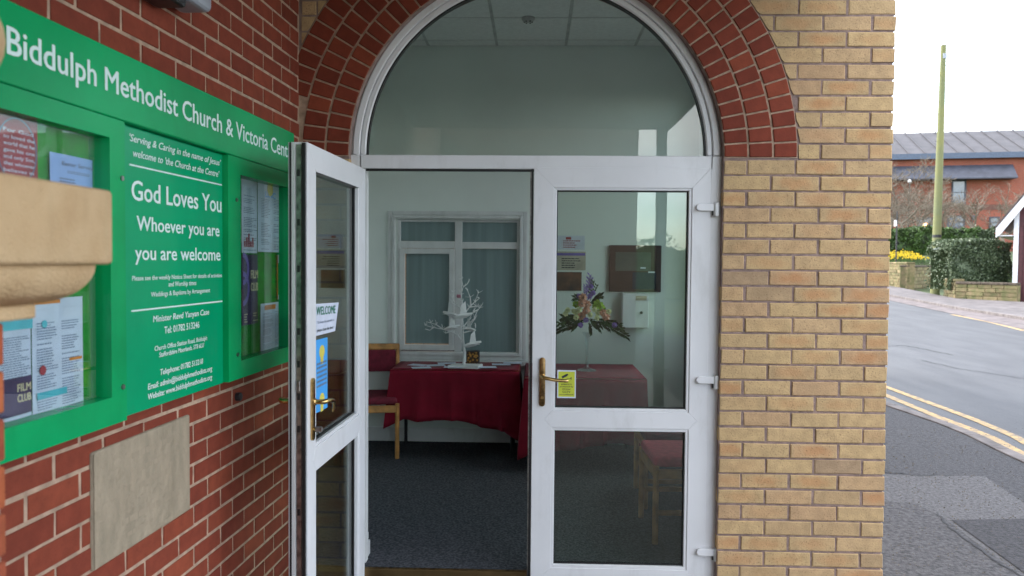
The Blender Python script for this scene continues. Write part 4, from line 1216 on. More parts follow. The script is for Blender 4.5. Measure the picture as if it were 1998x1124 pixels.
MB().box(ix(745), ix(1040), -.05, 0, iz(712), iz(702.5)).build('sill', M['upvc2'], iw, bevel=.004)

# wall things seen through the right leaf
def wall_flat(name, label, cat, a, b_, mats, depth=.02, Y=YB):
    p0 = P(a[0], b_[1], Y - depth); p1 = P(b_[0], a[1], Y - depth)
    r_ = empty(name, (p0.x, Y, p0.z)); tag(r_, label, cat)
    return r_, p1.x - p0.x, p1.z - p0.z, depth
r_, w, h, d = wall_flat('wall_notice', 'white notice with a small red heading, uppermost on the back wall', 'notice', (1088, 460), (1141, 487), None, .006)
MB().box(0, w, -d, 0, 0, h).build('sheet', M['paper_w'], r_)
MB().box(w * .3, w * .5, -d - .001, -d, h * .72, h * .9).build('red_print', M['poster_red'], r_); mb = MB(); ink_lines(mb, w * .2, w * .85, h * .1, h * .7, 4, -d - .001, 2); mb.build('print', M['poster_red'], r_, fix=False)
r_, w, h, d = wall_flat('wall_notice', 'cream notice with a purple band, second down on the back wall', 'notice', (1084, 491), (1143, 527), None, .006)
MB().box(0, w, -d, 0, 0, h).build('sheet', mat('cream_card', (.50, .46, .38), .8), r_)
MB().box(w * .02, w * .98, -d - .001, -d, h * .78, h * .92).build('purple_band', M['poster_violet'], r_); mb = MB(); ink_lines(mb, w * .2, w * .85, h * .08, h * .68, 5, -d - .001, 5, gap=0); mb.build('print', M['inkdark'], r_, fix=False)
r_, w, h, d = wall_flat('wall_picture', 'small brown picture low on the back wall beside the flowers', 'picture', (1084, 531), (1135, 567), None, .01)
MB().box(0, w, -d, 0, 0, h).build('picture', mat('brown_photo', (.16, .07, .04), .6, scale=12, col2=(.04, .03, .03)), r_)
r_, w, h, d = wall_flat('wall_board', 'dark brown framed pinboard on the back wall', 'pinboard', (1188, 479), (1291, 569), None, .03)
MB().box(0, w, -d, 0, 0, h).build('board_frame', M['tan'], r_, bevel=.004)
MB().box(w * .12, w * .8, -d - .002, -d, h * .45, h * .85).build('felt', mat('grey_felt', (.10, .11, .10), .9), r_)
MB().box(w * .45, w * .9, -d - .003, -d - .0021, h * .06, h * .42).build('dark_sheet', mat('navy_sheet', (.02, .03, .06), .7), r_)
MB().box(w * .60, w * .70, -d - .004, -d - .0031, h * .50, h * .53).build('slip', M['paper_w'], r_); MB().box(w * .75, w * .88, -d - .004, -d - .0031, h * .41, h * .44).build('slip', M['paper_w'], r_)
r_, w, h, d = wall_flat('fuse_cupboard', 'flat white metal cupboard on the back wall below the pinboard', 'cupboard', (1214, 573), (1266, 640), None, .10)
MB().box(0, w, -d, 0, 0, h).build('case', M['upvc'], r_, bevel=.004)
MB().box(w * .5, w * .92, -d - .002, -d, h * .80, h * .93).build('label_plate', mat('cream_label', (.5, .4, .3), .7), r_)
MB().tube([(w * .72, -d - .012, h * .45), (w * .72, -d, h * .45)], .012, 10).build('knob', M['dark'], r_)

# ------------------------------------------------------------------ tables with burgundy cloths
def make_cloth(root_loc, w, d, h, label, seed, drops, group='burgundy table cloths'):
    r = random.Random(seed)
    # perimeter samples
    n = 40
    per = []
    segs = [((0, 0), (w, 0)), ((w, 0), (w, d)), ((w, d), (0, d)), ((0, d), (0, 0))]
    cum = 0
    for si, (a, b_) in enumerate(segs):
        nn = n if si % 2 == 0 else n // 2
        for k in range(nn):
            t = k / nn
            per.append((a[0] + (b_[0]-a[0]) * t, a[1] + (b_[1]-a[1]) * t, si, t))
    rows = 12; mb = MB(); N = len(per)
    phs = [r.uniform(0, 6.28) for _ in range(6)]
    nm = [(0, -1), (1, 0), (0, 1), (-1, 0)]
    for j in range(rows + 1):
        v = j / rows
        for i, (x, y, si, t) in enumerate(per):
            nx, ny = nm[si]
            pv = nm[si - 1]
            # blend the normal near corners
            if t < .12:
                k = .5 + t / .24; nx, ny = nx * k + pv[0] * (1 - k), ny * k + pv[1] * (1 - k)
            if t > .88:
                nv = nm[(si + 1) % 4]; k = .5 + (1 - t) / .24; nx, ny = nx * k + nv[0] * (1 - k), ny * k + nv[1] * (1 - k)
            corner = max(0, 1 - min(t, 1 - t) / .10)
            drop = drops(si, t) + .10 * corner
            s = i / N * 2 * math.pi
            wave = (math.sin(s * 13 + phs[0]) * .6 + math.sin(s * 23 + phs[1]) * .4 + math.sin(s * 37 + phs[2]) * .25)
            out = v * (.025 + .022 * wave) + .045 * corner * v + .006
            tw = .012 * math.sin(s * 17 + phs[3]) * v
            mb.v.append((x + nx * out - ny * tw, y + ny * out + nx * tw, h - drop * v ** 1.02 - .004 * (v == 0)))
    for j in range(rows):
        for i in range(N):
            a = j * N + i; b_ = j * N + (i + 1) % N
            mb.f.append((a, a + N, b_ + N, b_)); mb.m.append(0)
    b0 = len(mb.v); m1, m2 = 14, 8
    for j in range(m2 + 1):
        for i in range(m1 + 1):
            mb.v.append((w * i / m1, d * j / m2, h + .001 + r.uniform(0, .0015)))
    for j in range(m2):
        for i in range(m1):
            a = b0 + j * (m1 + 1) + i
            mb.f.append((a, a + 1, a + m1 + 2, a + m1 + 1)); mb.m.append(0)
    o = mb.build('tablecloth', M['cloth'], None, smooth=True, loc=root_loc, fix=False)
    o.data.polygons.foreach_set('use_smooth', [True] * len(o.data.polygons))
    sol = o.modifiers.new('thickness', 'SOLIDIFY'); sol.thickness = .0015
    tag(o, label, 'tablecloth', group)
    return o
def make_table(loc, w, d, h, label):
    t = empty('table', loc); tag(t, label, 'table', 'lobby tables')
    MB().box(.0, w, .0, d, h - .03, h - .006).build('tabletop', M['beech'], t)
    for x in (.05, w - .05):
        for y in (.05, d - .05):
            MB().tube([(x, y, 0), (x, y, h - .03)], .014, 8).build('leg', M['blackmetal'], t)
    return t
pA = P(772, 722, 2.3); TD = 2.3
tz = P(890, 722, TD).z; tx0 = P(762, 722, TD).x; tx1 = P(1012, 722, TD).x
print('table', tz, tx0, tx1)
make_table((tx0, TD, FLZ), tx1 - tx0, YB - .07 - TD, tz - FLZ, 'plain table under the left burgundy cloth')
def dropA(si, t):
    if si == 0: return .36 + .10 * (t) + (.04 * math.sin(t * 9)) * .5
    return .42
make_cloth((tx0, TD, 0), tx1 - tx0, YB - .07 - TD, tz, 'burgundy cloth hanging unevenly on the table with the white tree', 3, dropA)
TD2 = 1.95
tz2 = P(1150, 703, TD2 + .2).z; t2x0 = P(1024, 720, TD2).x; t2x1 = P(1262, 715, TD2).x
make_table((t2x0, TD2, FLZ), t2x1 - t2x0, YB - .10 - TD2, tz - FLZ, 'plain table under the right burgundy cloth')
def dropB(si, t): return .50 + .03 * math.sin(t * 6)
tzB = tz + .0
make_cloth((t2x0, TD2, 0), t2x1 - t2x0, YB - .10 - TD2, tzB, 'burgundy cloth on the table with the flowers behind the closed door', 9, dropB)
# cards lying on the left table
cards = [(716, 838, 713, .20, .08), (738, 868, 717, .17, .07), (795, 835, 716, .14, .07), (865, 716, 714, .1, .07), (955, 960, 718, .16, .08), (975, 990, 713, .12, .06), (845, 830, 719, .12, .06), (1000, 0, 711, .1, .05)]
lab = ['first white card from the left edge of the table', 'white card just in front of the leftmost card', 'white card left of the tree base', 'white card touching the back of the tree base', 'white card at the front right of the table', 'white card behind the front right card', 'white card at the front left of the tree base', 'last white card at the right edge of the table']
cpx = [816, 822, 850, 872, 950, 978, 885, 1000]; cpy = [712, 717.5, 713.5, 710, 718, 713, 718.5, 711]
for i in range(8):
    q = ray(cpx[i], cpy[i]); t = (tz + .004 - CAM.z) / q.z; p = CAM + q * t
    y_ = min(max(p.y, TD + .04), YB - .14)
    o = MB().box(-.075, .075, -.05, .05, 0, .0015).build('card', M['paper_w'], None, loc=(p.x if i not in (0,) else p.x, y_, tz + .003 + i * .0018), rot=(0, 0, R((i * 37) % 40 - 20)))
    tag(o, lab[i], 'card', 'cards lying on the burgundy cloth')

# white decorative tree with doves
tp = P(907, 716, 2.42)
tw = empty('decorative_tree', (tp.x, 2.42, tz + .004)); tag(tw, 'white wire twig tree hung with paper doves on the burgundy table', 'ornament')
MB().prism_z([(-.13, -.07), (.11, -.09), (.14, .05), (-.09, .07)], 0, .025).build('base', M['treewhite'], tw, bevel=.003)
scp = 1 / (F / (2.42 + 3.64))       # metres per photo pixel at that depth
def tpx(px_, py_, dy=0.0):
    return Vector(((px_ - 907) * scp, dy, (716 - py_) * scp + .01))
MB().tube([tpx(905, 714), tpx(906, 690), tpx(903, 665), tpx(902, 640, .01), tpx(901, 618, .01), tpx(900, 605, .0)], [.013, .012, .010, .008, .006, .004], 8).build('trunk', M['treewhite'], tw, smooth=True)
branches = [[(903, 668), (893, 655), (880, 648), (862, 643), (845, 640), (828, 636)], [(862, 643), (850, 634), (838, 632)], [(845, 640), (838, 646)], [(880, 648), (868, 652)],
 [(902, 645), (918, 636), (922, 628)], [(902, 640), (912, 628), (922, 610), (928, 600)], [(901, 620), (915, 600), (925, 590), (932, 572)], [(915, 600), (928, 598), (936, 600)], [(900, 612), (896, 600), (886, 596), (882, 582), (880, 570)],
 [(900, 606), (901, 590), (899, 575), (903, 560), (900, 545)], [(903, 560), (910, 555)], [(918, 596), (917, 580), (913, 570)], [(922, 610), (934, 603)], [(915, 632), (925, 622), (930, 608)], [(905, 650), (920, 646), (928, 640)], [(886, 596), (880, 590)], [(925, 590), (935, 582)]]
r_ = random.Random(4)
for b_ in branches:
    pts = [tpx(x, y, r_.uniform(-.03, .03) * (i > 0)) for i, (x, y) in enumerate(b_)]
    m_ = MB().tube(pts, [.0065 - .0045 * i / (len(pts) - 1) for i in range(len(pts))], 6)
    for k in range(1, len(pts)):
        for s in range(3):
            d = Vector((r_.uniform(-.7, .7), r_.uniform(-.5, .5), r_.uniform(.0, 1))).normalized() * r_.uniform(.02, .05)
            m_.tube([pts[k], pts[k] + d * .6 + Vector((.004, 0, 0)), pts[k] + d], [.0028, .0022, .0015], 4)
    m_.build('branch', M['treewhite'], tw, smooth=True)
def dove(px_, py_, s, flip, label):
    d = empty('paper_dove', Vector((tp.x, 2.42, tz + .004)) + tpx(px_, py_, -.03)); tag(d, label, 'paper dove', 'paper doves hanging in the white tree')
    f = flip * s; d.rotation_euler = (R(48), R(-10 * flip), R(20 * flip))
    MB().prism([(-.045*f, 0), (-.02*f, -.014*s), (.02*f, -.012*s), (.05*f, .008*s), (.02*f, .012*s), (-.02*f, .012*s)], -.006*s, .006*s).build('body', M['treewhite'], d, bevel=.002)
    MB().add([(-.012*f, -.004, .008*s), (.022*f, -.004, .008*s), (.025*f, -.045*s, .05*s), (.0*f, -.03*s, .042*s), (-.012*f, .004, .009*s), (.022*f, .004, .009*s), (.025*f, .045*s, .05*s), (.0, .03*s, .042*s)], [(0, 1, 2, 3), (7, 6, 5, 4)]).build('wings', M['treewhite'], d, fix=False)
dove(881, 614, 1.5, -1, 'paper dove on the upper left of the white tree'); dove(902, 617, 1.7, 1, 'largest paper dove at the middle of the white tree')
dove(881, 640, 1.4, 1, 'paper dove low on the left branch'); dove(921, 672, 1.6, 1, 'lowest paper dove above the gold lantern'); dove(917, 642, 1.2, -1, 'small paper dove at the right of the trunk')
q = tpx(894, 579, .04)
o = MB().lathe([(.018, -.012), (.022, 0), (.02, .014)], n=14).build('ribbon_loop', M['pink'], None, loc=Vector((tp.x, 2.42, tz + .004)) + q); tag(o, 'small pink ribbon loop near the top of the white tree', 'ribbon')
# gold lantern box
q = P(923, 705, 2.55)
ln = empty('lantern', (q.x, 2.55, tz + .004)); tag(ln, 'small dark and gold patterned lantern behind the white tree', 'lantern')
def lant_mat():
    m, n, l, b = new_mat('gold_pattern')
    tc = n.new('ShaderNodeTexCoord'); vo = n.new('ShaderNodeTexVoronoi'); vo.inputs['Scale'].default_value = 48; l.new(tc.outputs['Object'], vo.inputs[0])
    cr = n.new('ShaderNodeValToRGB'); e = cr.color_ramp.elements; e[0].position = .2; e[0].color = (.62, .30, .05, 1); e[1].position = .55; e[1].color = (.05, .02, .01, 1)
    l.new(vo.outputs[0], cr.inputs[0]); l.new(cr.outputs[0], b.inputs['Base Color']); b.inputs['Roughness'].default_value = .4
    return m
MB().prism_z([(-.045, -.045), (.045, -.045), (.045, .045), (-.045, .045)], .005, .115).build('case', lant_mat(), ln, bevel=.004)
MB().box(-.048, .048, -.048, .048, 0, .0045).build('foot', M['dark'], ln); 
m_ = MB()
for s in (-1, 1):
    for t in (-1, 1): m_.box(s*.047 - .003, s*.047 + .003, t*.047 - .003, t*.047 + .003, .005, .118)
m_.build('corner_posts', M['dark'], ln)
MB().box(-.048, .048, -.048, .048, .1155, .121).build('rim', M['dark'], ln)

# ------------------------------------------------------------------ chairs
def make_chair(loc, rz, label, up):
    """seat 0.45 high, faces local -y"""
    c = empty('chair', loc, rz); tag(c, label, 'chair')
    W2 = .22
    for s in (-1, 1):
        MB().tube([(s*W2, -.20, 0), (s*W2, -.20, .43)], .017, 8).build('leg', M['beech'], c)
        MB().tube([(s*W2, .24, 0), (s*W2, .20, .43), (s*W2, .25, .84)], .017, 8).build('leg', M['beech'], c, smooth=True)
        MB().box(s*W2 - .012, s*W2 + .012, -.19, .21, .36, .41).build('side_rail', M['beech'], c, bevel=.003)
        MB().box(s*W2 - .009, s*W2 + .009, -.19, .22, .16, .185).build('stretcher', M['beech'], c)
    MB().box(-W2, W2, -.211, -.189, .36, .415).build('front_rail', M['beech'], c, bevel=.003)
    MB().box(-W2, W2, -.21, .21, .42, .475).build('seat', up, c, bevel=.02, seg=3, smooth=True)
    MB().box(-W2 + .015, W2 - .015, .215, .25, .62, .80).build('backrest', up, c, bevel=.012, seg=2, smooth=True)
    MB().box(-W2 - .015, W2 + .015, .225, .262, .80, .85).build('top_rail', M['beech'], c, bevel=.008, seg=2)
    return c
cpz = P(733, 880, 2.2)
make_chair((P(722, 800, 2.35).x - .02, 2.42, FLZ), R(10), 'beech chair with burgundy seat left of the cloth covered table', M['seat']) 
make_chair((.86, .76, FLZ), R(-88), 'beech chair with rose seat seen through the lower glass of the closed door', M['seatpink'])
make_chair((.90, 1.36, FLZ), R(-90), 'second beech chair farther into the lobby behind the one with the rose seat', M['seat'])

# ------------------------------------------------------------------ flower arrangement
fp_ = P(1145, 697, 2.35)
vase = empty('glass_vase', (fp_.x, 2.35, tzB + .003)); tag(vase, 'tall clear stemmed glass vase on the right burgundy cloth', 'vase')
sc2 = (2.35 + 3.64) / F
vh = (697 - 622) * sc2
MB().lathe([(.075, 0), (.07, .006), (.03, .016), (.013, .035), (.010, .08), (.011, vh * .6), (.017, vh * .85), (.04, vh)], n=24).build('bowl', M['vase'], vase, smooth=True, fix=False)
fl_ = empty('flower_arrangement', (fp_.x, 2.35, tzB + .003 + vh)); tag(fl_, 'spreading flower arrangement of pink roses and green foliage in the tall vase', 'flowers')
def fpx(px_, py_, dy=0): return Vector(((px_ - 1145) * sc2, dy, (622 - py_) * sc2))
M['rose'] = mat('peach_rose', (.85, .45, .33), .7, var=.12, scale=30)
M['cream'] = mat('cream_bloom', (.85, .85, .50), .7, var=.1, scale=30)
M['lilac'] = mat('lilac_bloom', (.34, .22, .62), .7, var=.15, scale=30)
M['lime'] = mat('lime_bloom', (.42, .62, .08), .7, var=.2, scale=30)
M['fol'] = mat('dark_foliage', (.055, .11, .04), .6, var=.3, scale=20)
def bloom(px_, py_, r, m, nm, dy):
    c = fpx(px_, py_, dy); rr = random.Random(int(px_ * 7 + py_)); mb = MB()
    for layer, (k, rad, up) in enumerate(((7, 1.0, .0), (6, .75, .25), (4, .45, .45))):
        for i in range(k):
            a = 2 * math.pi * i / k + layer * .5 + rr.uniform(-.2, .2)
            d = Vector((math.cos(a), -.55, math.sin(a)))
            t = Vector((-math.sin(a), 0, math.cos(a)))
            R_ = r * rad
            mb.add([c + t * -R_*.25 + Vector((0, -up*r, 0)), c + d * R_*.6 + t * -R_*.45, c + d * R_ * 1.0, c + d * R_*.6 + t * R_*.45, c + t * R_*.25 + Vector((0, -up*r, 0)), c + d * R_ * .35 + Vector((0, -.5*r, 0))], [(0, 1, 2, 5), (5, 2, 3, 4)])
    mb.build(nm, m, fl_, fix=False)
rr = random.Random(5)
for (x, y) in ((1133, 565), (1143, 567), (1142, 579), (1133, 590), (1175, 583), (1180, 590), (1134, 553)): bloom(x, y, .036, M['rose'], 'rose', -.08 + rr.uniform(-.03, .03))
for (x, y) in ((1118, 580), (1124, 585), (1158, 577), (1164, 583), (1162, 592), (1149, 587), (1122, 592), (1102, 585), (1106, 578), (1184, 580), (1128, 577)): bloom(x, y, .025, M['cream'], 'carnation', -.07 + rr.uniform(-.03, .03))
for (x, y) in ((1141, 597), (1131, 607), (1148, 551), (1196, 606), (1154, 545), (1128, 551), (1150, 532)): bloom(x, y, .024, M['lilac'], 'lisianthus', -.07)
for (x, y) in ((1163, 565), (1168, 568), (1160, 571), (1122, 567), (1172, 574)): bloom(x, y, .032, M['lime'], 'hydrangea', -.05)
def leaf_mb(mb, a, b_, w, up):
    d = (b_ - a); s = d.cross(up).normalized() * w
    mid = a + d * .5 + up * .006
    mb.add([a, mid - s, b_, mid + s], [(0, 1, 2, 3)])
sprays = [((1140, 600), (1090, 605)), ((1140, 602), (1085, 622)), ((1140, 600), (1098, 594)), ((1150, 598), (1222, 630)), ((1150, 596), (1205, 608)), ((1150, 600), (1214, 615)), ((1145, 595), (1165, 612)), ((1145, 570), (1170, 552)), ((1140, 590), (1118, 612)), ((1145, 560), (1120, 556)), ((1148, 600), (1150, 618)), ((1140, 590), (1100, 600))]
for (a, b_) in sprays:
    mb = MB(); A = fpx(*a, 0); B = fpx(*b_, -.05); n = 13
    mb.tube([A, A.lerp(B, .5) + Vector((0, 0, .012)), B], [.003, .0025, .001], 5)
    for k in range(n):
        p = A.lerp(B, .25 + .75 * k / n); p.z += .012 * math.sin(math.pi * k / n)
        dr_ = (B - A).normalized()
        for s in (-1, 1):
            q = p + dr_ * .04 + Vector((rr.uniform(-.015, .015), rr.uniform(-.02, .02), s * .025 + rr.uniform(-.012, .006)))
            leaf_mb(mb, p, q, .009, Vector((.2, -1, .2)))
    mb.build('foliage_spray', M['fol'], fl_, fix=False)
for (x0, y0, x1, y1) in ((1145, 560, 1148, 508), (1147, 558, 1155, 522), (1142, 560, 1146, 516), (1150, 560, 1163, 530), (1140, 562, 1140, 532), (1146, 558, 1152, 514)):
    mb = MB(); A, B = fpx(x0, y0, -.02), fpx(x1, y1, -.03); mb.tube([A, B], [.0025, .001], 5)
    for k in range(9):
        p = A.lerp(B, .3 + .7 * k / 9); s = 1 if k % 2 else -1
        leaf_mb(mb, p, p + Vector((s * .018, -.004, .03)), .006, Vector((.1, -1, 0)))
    mb.build('bud_spike', M['fol'] if x1 % 2 else M['lilac'], fl_, fix=False)

# ------------------------------------------------------------------ stone capped brick pier in the left foreground
PY = -2.36                                   # far face (towards the church) of the projecting cap
def PX(px_, py_, Y): return P(px_, py_, Y)
capz1 = P(216, 372, PY).z; capz0 = P(220, 516, PY).z
capx = P(222, 440, PY).x
pr = empty('gate_pier', (capx, PY, 0)); tag(pr, 'red brick gate pier with a moulded buff stone cap in the left foreground', 'pier')
BX = -.098; NXo = -.040
bx_px = P(22, 900, PY - .10).x - capx
print('pier', capx, capz0, capz1, bx_px)
S = .42
def slab(x1, y1, z0, z1, nm, bev, seg=3):
    return MB().box(-S*1 + (-.0 - x1*0) , x1, -S, y1, z0, z1).build(nm, M['stone'], pr, bevel=bev, seg=seg, smooth=True)
MB().box(-S, 0, -S, 0, capz0, capz1).build('cap_slab', M['stone'], pr, bevel=.008, seg=3, smooth=True)
# ovolo moulding below the slab
prof = []
z_o0 = P(80, 590, PY - .06).z; ov0 = P(180, 517, PY - .03).x - capx; ov1 = P(82, 585, PY - .06).x - capx
for i in range(9):
    t = i / 8; a = t * math.pi / 2
    prof.append((ov0 + (ov1 - ov0) * (1 - math.cos(a)), capz0 - .0005 - (capz0 - z_o0) * math.sin(a)))
mb = MB()
for (o_, z_) in prof:
    lo = -S - o_
    mb.v += [(o_, lo, z_), (o_, o_, z_), (lo, o_, z_), (lo, lo, z_)]
for i in range(8):
    for k in range(4):
        mb.f.append((i*4 + k, (i+1)*4 + k, (i+1)*4 + (k+1) % 4, i*4 + (k+1) % 4)); mb.m.append(0)
mb.f.append((0, 1, 2, 3)); mb.m.append(0); mb.f.append(tuple(32 + k for k in range(4))); mb.m.append(0)
mb.build('ovolo_moulding', M['stone'], pr, smooth=True)
ng0 = P(80, 620, PY - .07).z
nx = P(80, 600, PY - .07).x - capx
MB().box(-S - nx, nx, -S - nx, nx, ng0, z_o0 - .0005).build('neck_slab', M['stone'], pr, bevel=.004, seg=2)
# upper plinth and ball
ux = P(8, 260, PY - .10).x - capx
uz1 = P(6, 170, PY - .10).z
MB().box(-S - ux, ux, -S - ux, ux, capz1 + .0005, uz1).build('plinth_block', M['stone'], pr, bevel=.006, seg=2, smooth=True)
bz = P(5, 92, PY - .12).z; brx = P(6, 92, PY - .18).x - capx
rb_ = .10
prof = [(max(.001, rb_ * math.sin(math.pi * i / 16)), bz - rb_ * math.cos(math.pi * i / 16)) for i in range(17)]
MB().lathe([(.06, uz1 + .0005), (.055, uz1 + .03)] , -S/2, -S/2, 24).build('ball_neck', M['stone'], pr, smooth=True)
MB().lathe([(r2 * 1.15, z2) for r2, z2 in prof], brx - rb_ * 1.15, -S/2, 32).build('ball', M['stone'], pr, smooth=True)
# brick shaft
bx1 = bx_px; bS = S + bx1 * 1
core = MB().box(-S - bx1 + .006, bx1 - .006, -S - bx1 + .006, bx1 - .006, GZ0, ng0 - .0005).build('mortar', M['rmortar'], pr)
zt_ = ng0 - .006; row = 0
sidelen = (bx1) - (-S - bx1)
while zt_ > GZ0 + .07:
    for face in range(2):
        # face 0: +x side (bricks along y), face 1: +y side (bricks along x)
        a0 = -S - bx1; a1 = bx1
        joints = [a1 - .1025 - .01, ] if (row + face) % 2 else [a1 - .215 - .01 if .215 < sidelen - .05 else a1 - .1025]
        edges = [a0] + sorted([j for j in joints if j > a0 + .03]) + [a1 + .01]
        for e0, e1 in zip(edges[:-1], edges[1:]):
            s0, s1 = e0, e1 - .01
            if face == 0: b_ = MB().box(bx1 - .04, bx1 + .0, s0, s1, zt_ - .065, zt_)
            else:
                if s1 > a1 - .001: s1 = a1 - .041
                b_ = MB().box(s0, s1, bx1 - .04, bx1 - .001, zt_ - .065, zt_)
            cx_, cz_ = (s0 + s1) / 2, zt_ - .0325
            b_.build('brick', M['pbrick'], pr, bevel=.003)
    zt_ -= .0745; row += 1

# ------------------------------------------------------------------ far side of the road
def at(px_, py_, Y): return P(px_, py_, Y)
# low sandstone wall with hedge (right) : front line measured on the ground
def wall_run(name, label, g0, g1, top0, th, n_course, stone_l, copm, seed, depth_dir=1):
    """stone wall from ground point g0 to g1 (world), built of single stones"""
    r = random.Random(seed)
    d = (g1 - g0); d.z = 0; ln = d.length; a = math.atan2(d.y, d.x)
    w = empty(name, (g0.x, g0.y, min(gz(g0.y), gz(g1.y)) - .02), a); tag(w, label, 'wall')
    hh = top0; ch = hh / n_course
    MB().box(.01, ln - .01, .03, th, -.4, hh - .01).build('wall_core', M['sandstone'], w)
    for j in range(n_course):
        x = 0.0
        while x < ln - .02:
            l_ = r.uniform(.7, 1.3) * stone_l; x1 = min(ln, x + l_)
            if ln - x1 < stone_l * .35: x1 = ln
            MB().box(x + .008, x1 - .008, -r.uniform(0, .025), .12, j * ch + .008, (j + 1) * ch - .006).build('stone', M['sandstone'], w, bevel=.012)
            x = x1
    x = 0
    while x < ln - .02:
        x1 = min(ln, x + stone_l * 1.8)
        if ln - x1 < .3: x1 = ln
        MB().box(x + .006, x1 - .006, -.05, th + .03, hh - .006, hh + .09).build('coping_stone', copm, w, bevel=.02)
        x = x1
    return w, ln, a
g0 = G(1864, 582); g1 = G(1975, 585); g1 = g0 + (G(1978, 592) - g0)
g1.z = 0
yA = g0.y
hA = P(1864, 547, g0.y).z - gz(g0.y)
print('far wall', g0, g1, hA)
wall_run('garden_wall', 'low mossy sandstone wall in front of the dark laurel hedge', g0, G(1985, 588), hA - .09, .3, 4, .5, M['coping'], 1)
# return end by the pole
gA = G(1842, 578)
wall_run('garden_wall', 'short end of sandstone wall just right of the leaning pole', gA, g0 - Vector((.02, 0, 0)), hA - .02, .3, 4, .4, M['sandstone'], 2)
# drystone wall at left, behind daffodils
gB = G(1700, 556); gB1 = G(1770, 563)
hB = P(1735, 512, gB.y).z - gz(gB.y)
print('drystone', gB, gB1, hB)
wall_run('garden_wall', 'tall pale sandstone wall below the daffodils', gB, gB1, hB, .35, 8, .35, M['sandstone'], 3)
gB2 = G(1771, 563); gB3 = G(1825, 556)
wall_run('garden_wall', 'rounded end of sandstone wall between the sign post and the pole', gB2, gB3, hB - .15, .35, 6, .45, M['coping'], 4)
# raised garden bank behind
YBK = gB.y + .5
zb_top = hB + gz(gB.y) - .1
bk = MB()
bk.add([(gB.x - 25, gB.y + .36, -1), (gB.x + 30, gB.y + .36 - 0, -1), (gB.x + 30, gB.y + .36, zb_top), (gB.x - 25, gB.y + .36, zb_top), (gB.x - 25, gB.y + 6, zb_top + .7), (gB.x + 40, gB.y + 6, zb_top + .7), (gB.x - 40, gB.y + 60, zb_top + 2.2), (gB.x + 90, gB.y + 60, zb_top + 2.2)], [(0, 1, 2, 3), (3, 2, 5, 4), (4, 5, 7, 6)])
o = bk.build('garden_bank', M['soil'], None, fix=False); tag(o, 'raised planted bank behind the sandstone walls', kind='structure')

def leaf_mass(name, label, cat, lo, hi, n, size, m, seed, shape=None, core=True, corem=None, rz=0, origin=None, kind=None, group=None, top_noise=.15):
    """box-like hedge of many leaf faces; lo, hi in world (or local if origin)"""
    r = random.Random(seed)
    root = empty(name, origin or (0, 0, 0), rz); tag(root, label, cat, group, kind)
    mb = MB()
    lx, ly, lz = lo; hx2, hy2, hz2 = hi
    ph = [r.uniform(0, 6) for _ in range(6)]
    def topz(x, y): return hz2 + top_noise * (math.sin(x * 1.7 + ph[0]) + .5 * math.sin(x * 4.1 + ph[1]) + .4 * math.sin(y * 3 + ph[2])) - (shape(x, y) if shape else 0)
    for i in range(n):
        x = r.uniform(lx, hx2); f = r.random()
        if f < .55: y = ly + abs(r.gauss(0, .12)) - .05 + .12 * math.sin(x * 3.1 + ph[3]) ; z = r.uniform(lz, topz(x, y))
        elif f < .9: y = r.uniform(ly, hy2); z = topz(x, y) - abs(r.gauss(0, .07)) + .04
        else: x = r.choice((lx, hx2)) + r.gauss(0, .06); y = r.uniform(ly, hy2); z = r.uniform(lz, topz(x, y))
        y += .10 * math.sin(z * 5 + x * 2 + ph[4])
        a = Vector((r.gauss(0, 1), r.gauss(0, 1), r.gauss(0, 1))).normalized(); b_ = a.orthogonal().normalized(); c = a.cross(b_)
        s = size * r.uniform(.6, 1.4)
        p = Vector((x, y, z))
        mb.v += [tuple(p - b_ * s), tuple(p + c * s * .5), tuple(p + b_ * s), tuple(p - c * s * .5)]
        k = len(mb.v) - 4; mb.f.append((k, k+1, k+2, k+3)); mb.m.append(0)
    o = mb.build('foliage', m, root, fix=False)
    if core:
        cm = MB(); nx_ = 24
        for i in range(nx_):
            x0 = lx + .12 + (hx2 - lx - .24) * i / nx_; x1 = lx + .12 + (hx2 - lx - .24) * (i + 1) / nx_
            z0 = topz(x0, ly) - .22; z1 = topz(x1, ly) - .22
            cm.add([(x0, ly + .18, lz), (x1, ly + .18, lz), (x1, ly + .18, z1), (x0, ly + .18, z0), (x1, hy2 - .1, z1), (x0, hy2 - .1, z0), (x1, hy2-.1, lz), (x0, hy2-.1, lz)], [(0, 1, 2, 3), (3, 2, 4, 5), (5, 4, 6, 7)])
        cm.build('inner_twigs', corem or M['leafB'], root, fix=False)
    return root
# dark laurel hedge behind the low wall
yH = g0.y + .35
lo = (P(1848, 540, yH).x, yH, gz(yH) + .3); hi = (P(1974, 540, yH).x, yH + 1.6, P(1900, 470, yH).z)
def shp(x, y):
    t = (x - lo[0]) / (hi[0] - lo[0]); return max(0, .14 - t) * 1.2
leaf_mass('laurel_hedge', 'dark glossy variegated hedge above the low sandstone wall', 'hedge', lo, hi, 11000, .05, M['leafB'], 5, shp, top_noise=.06)
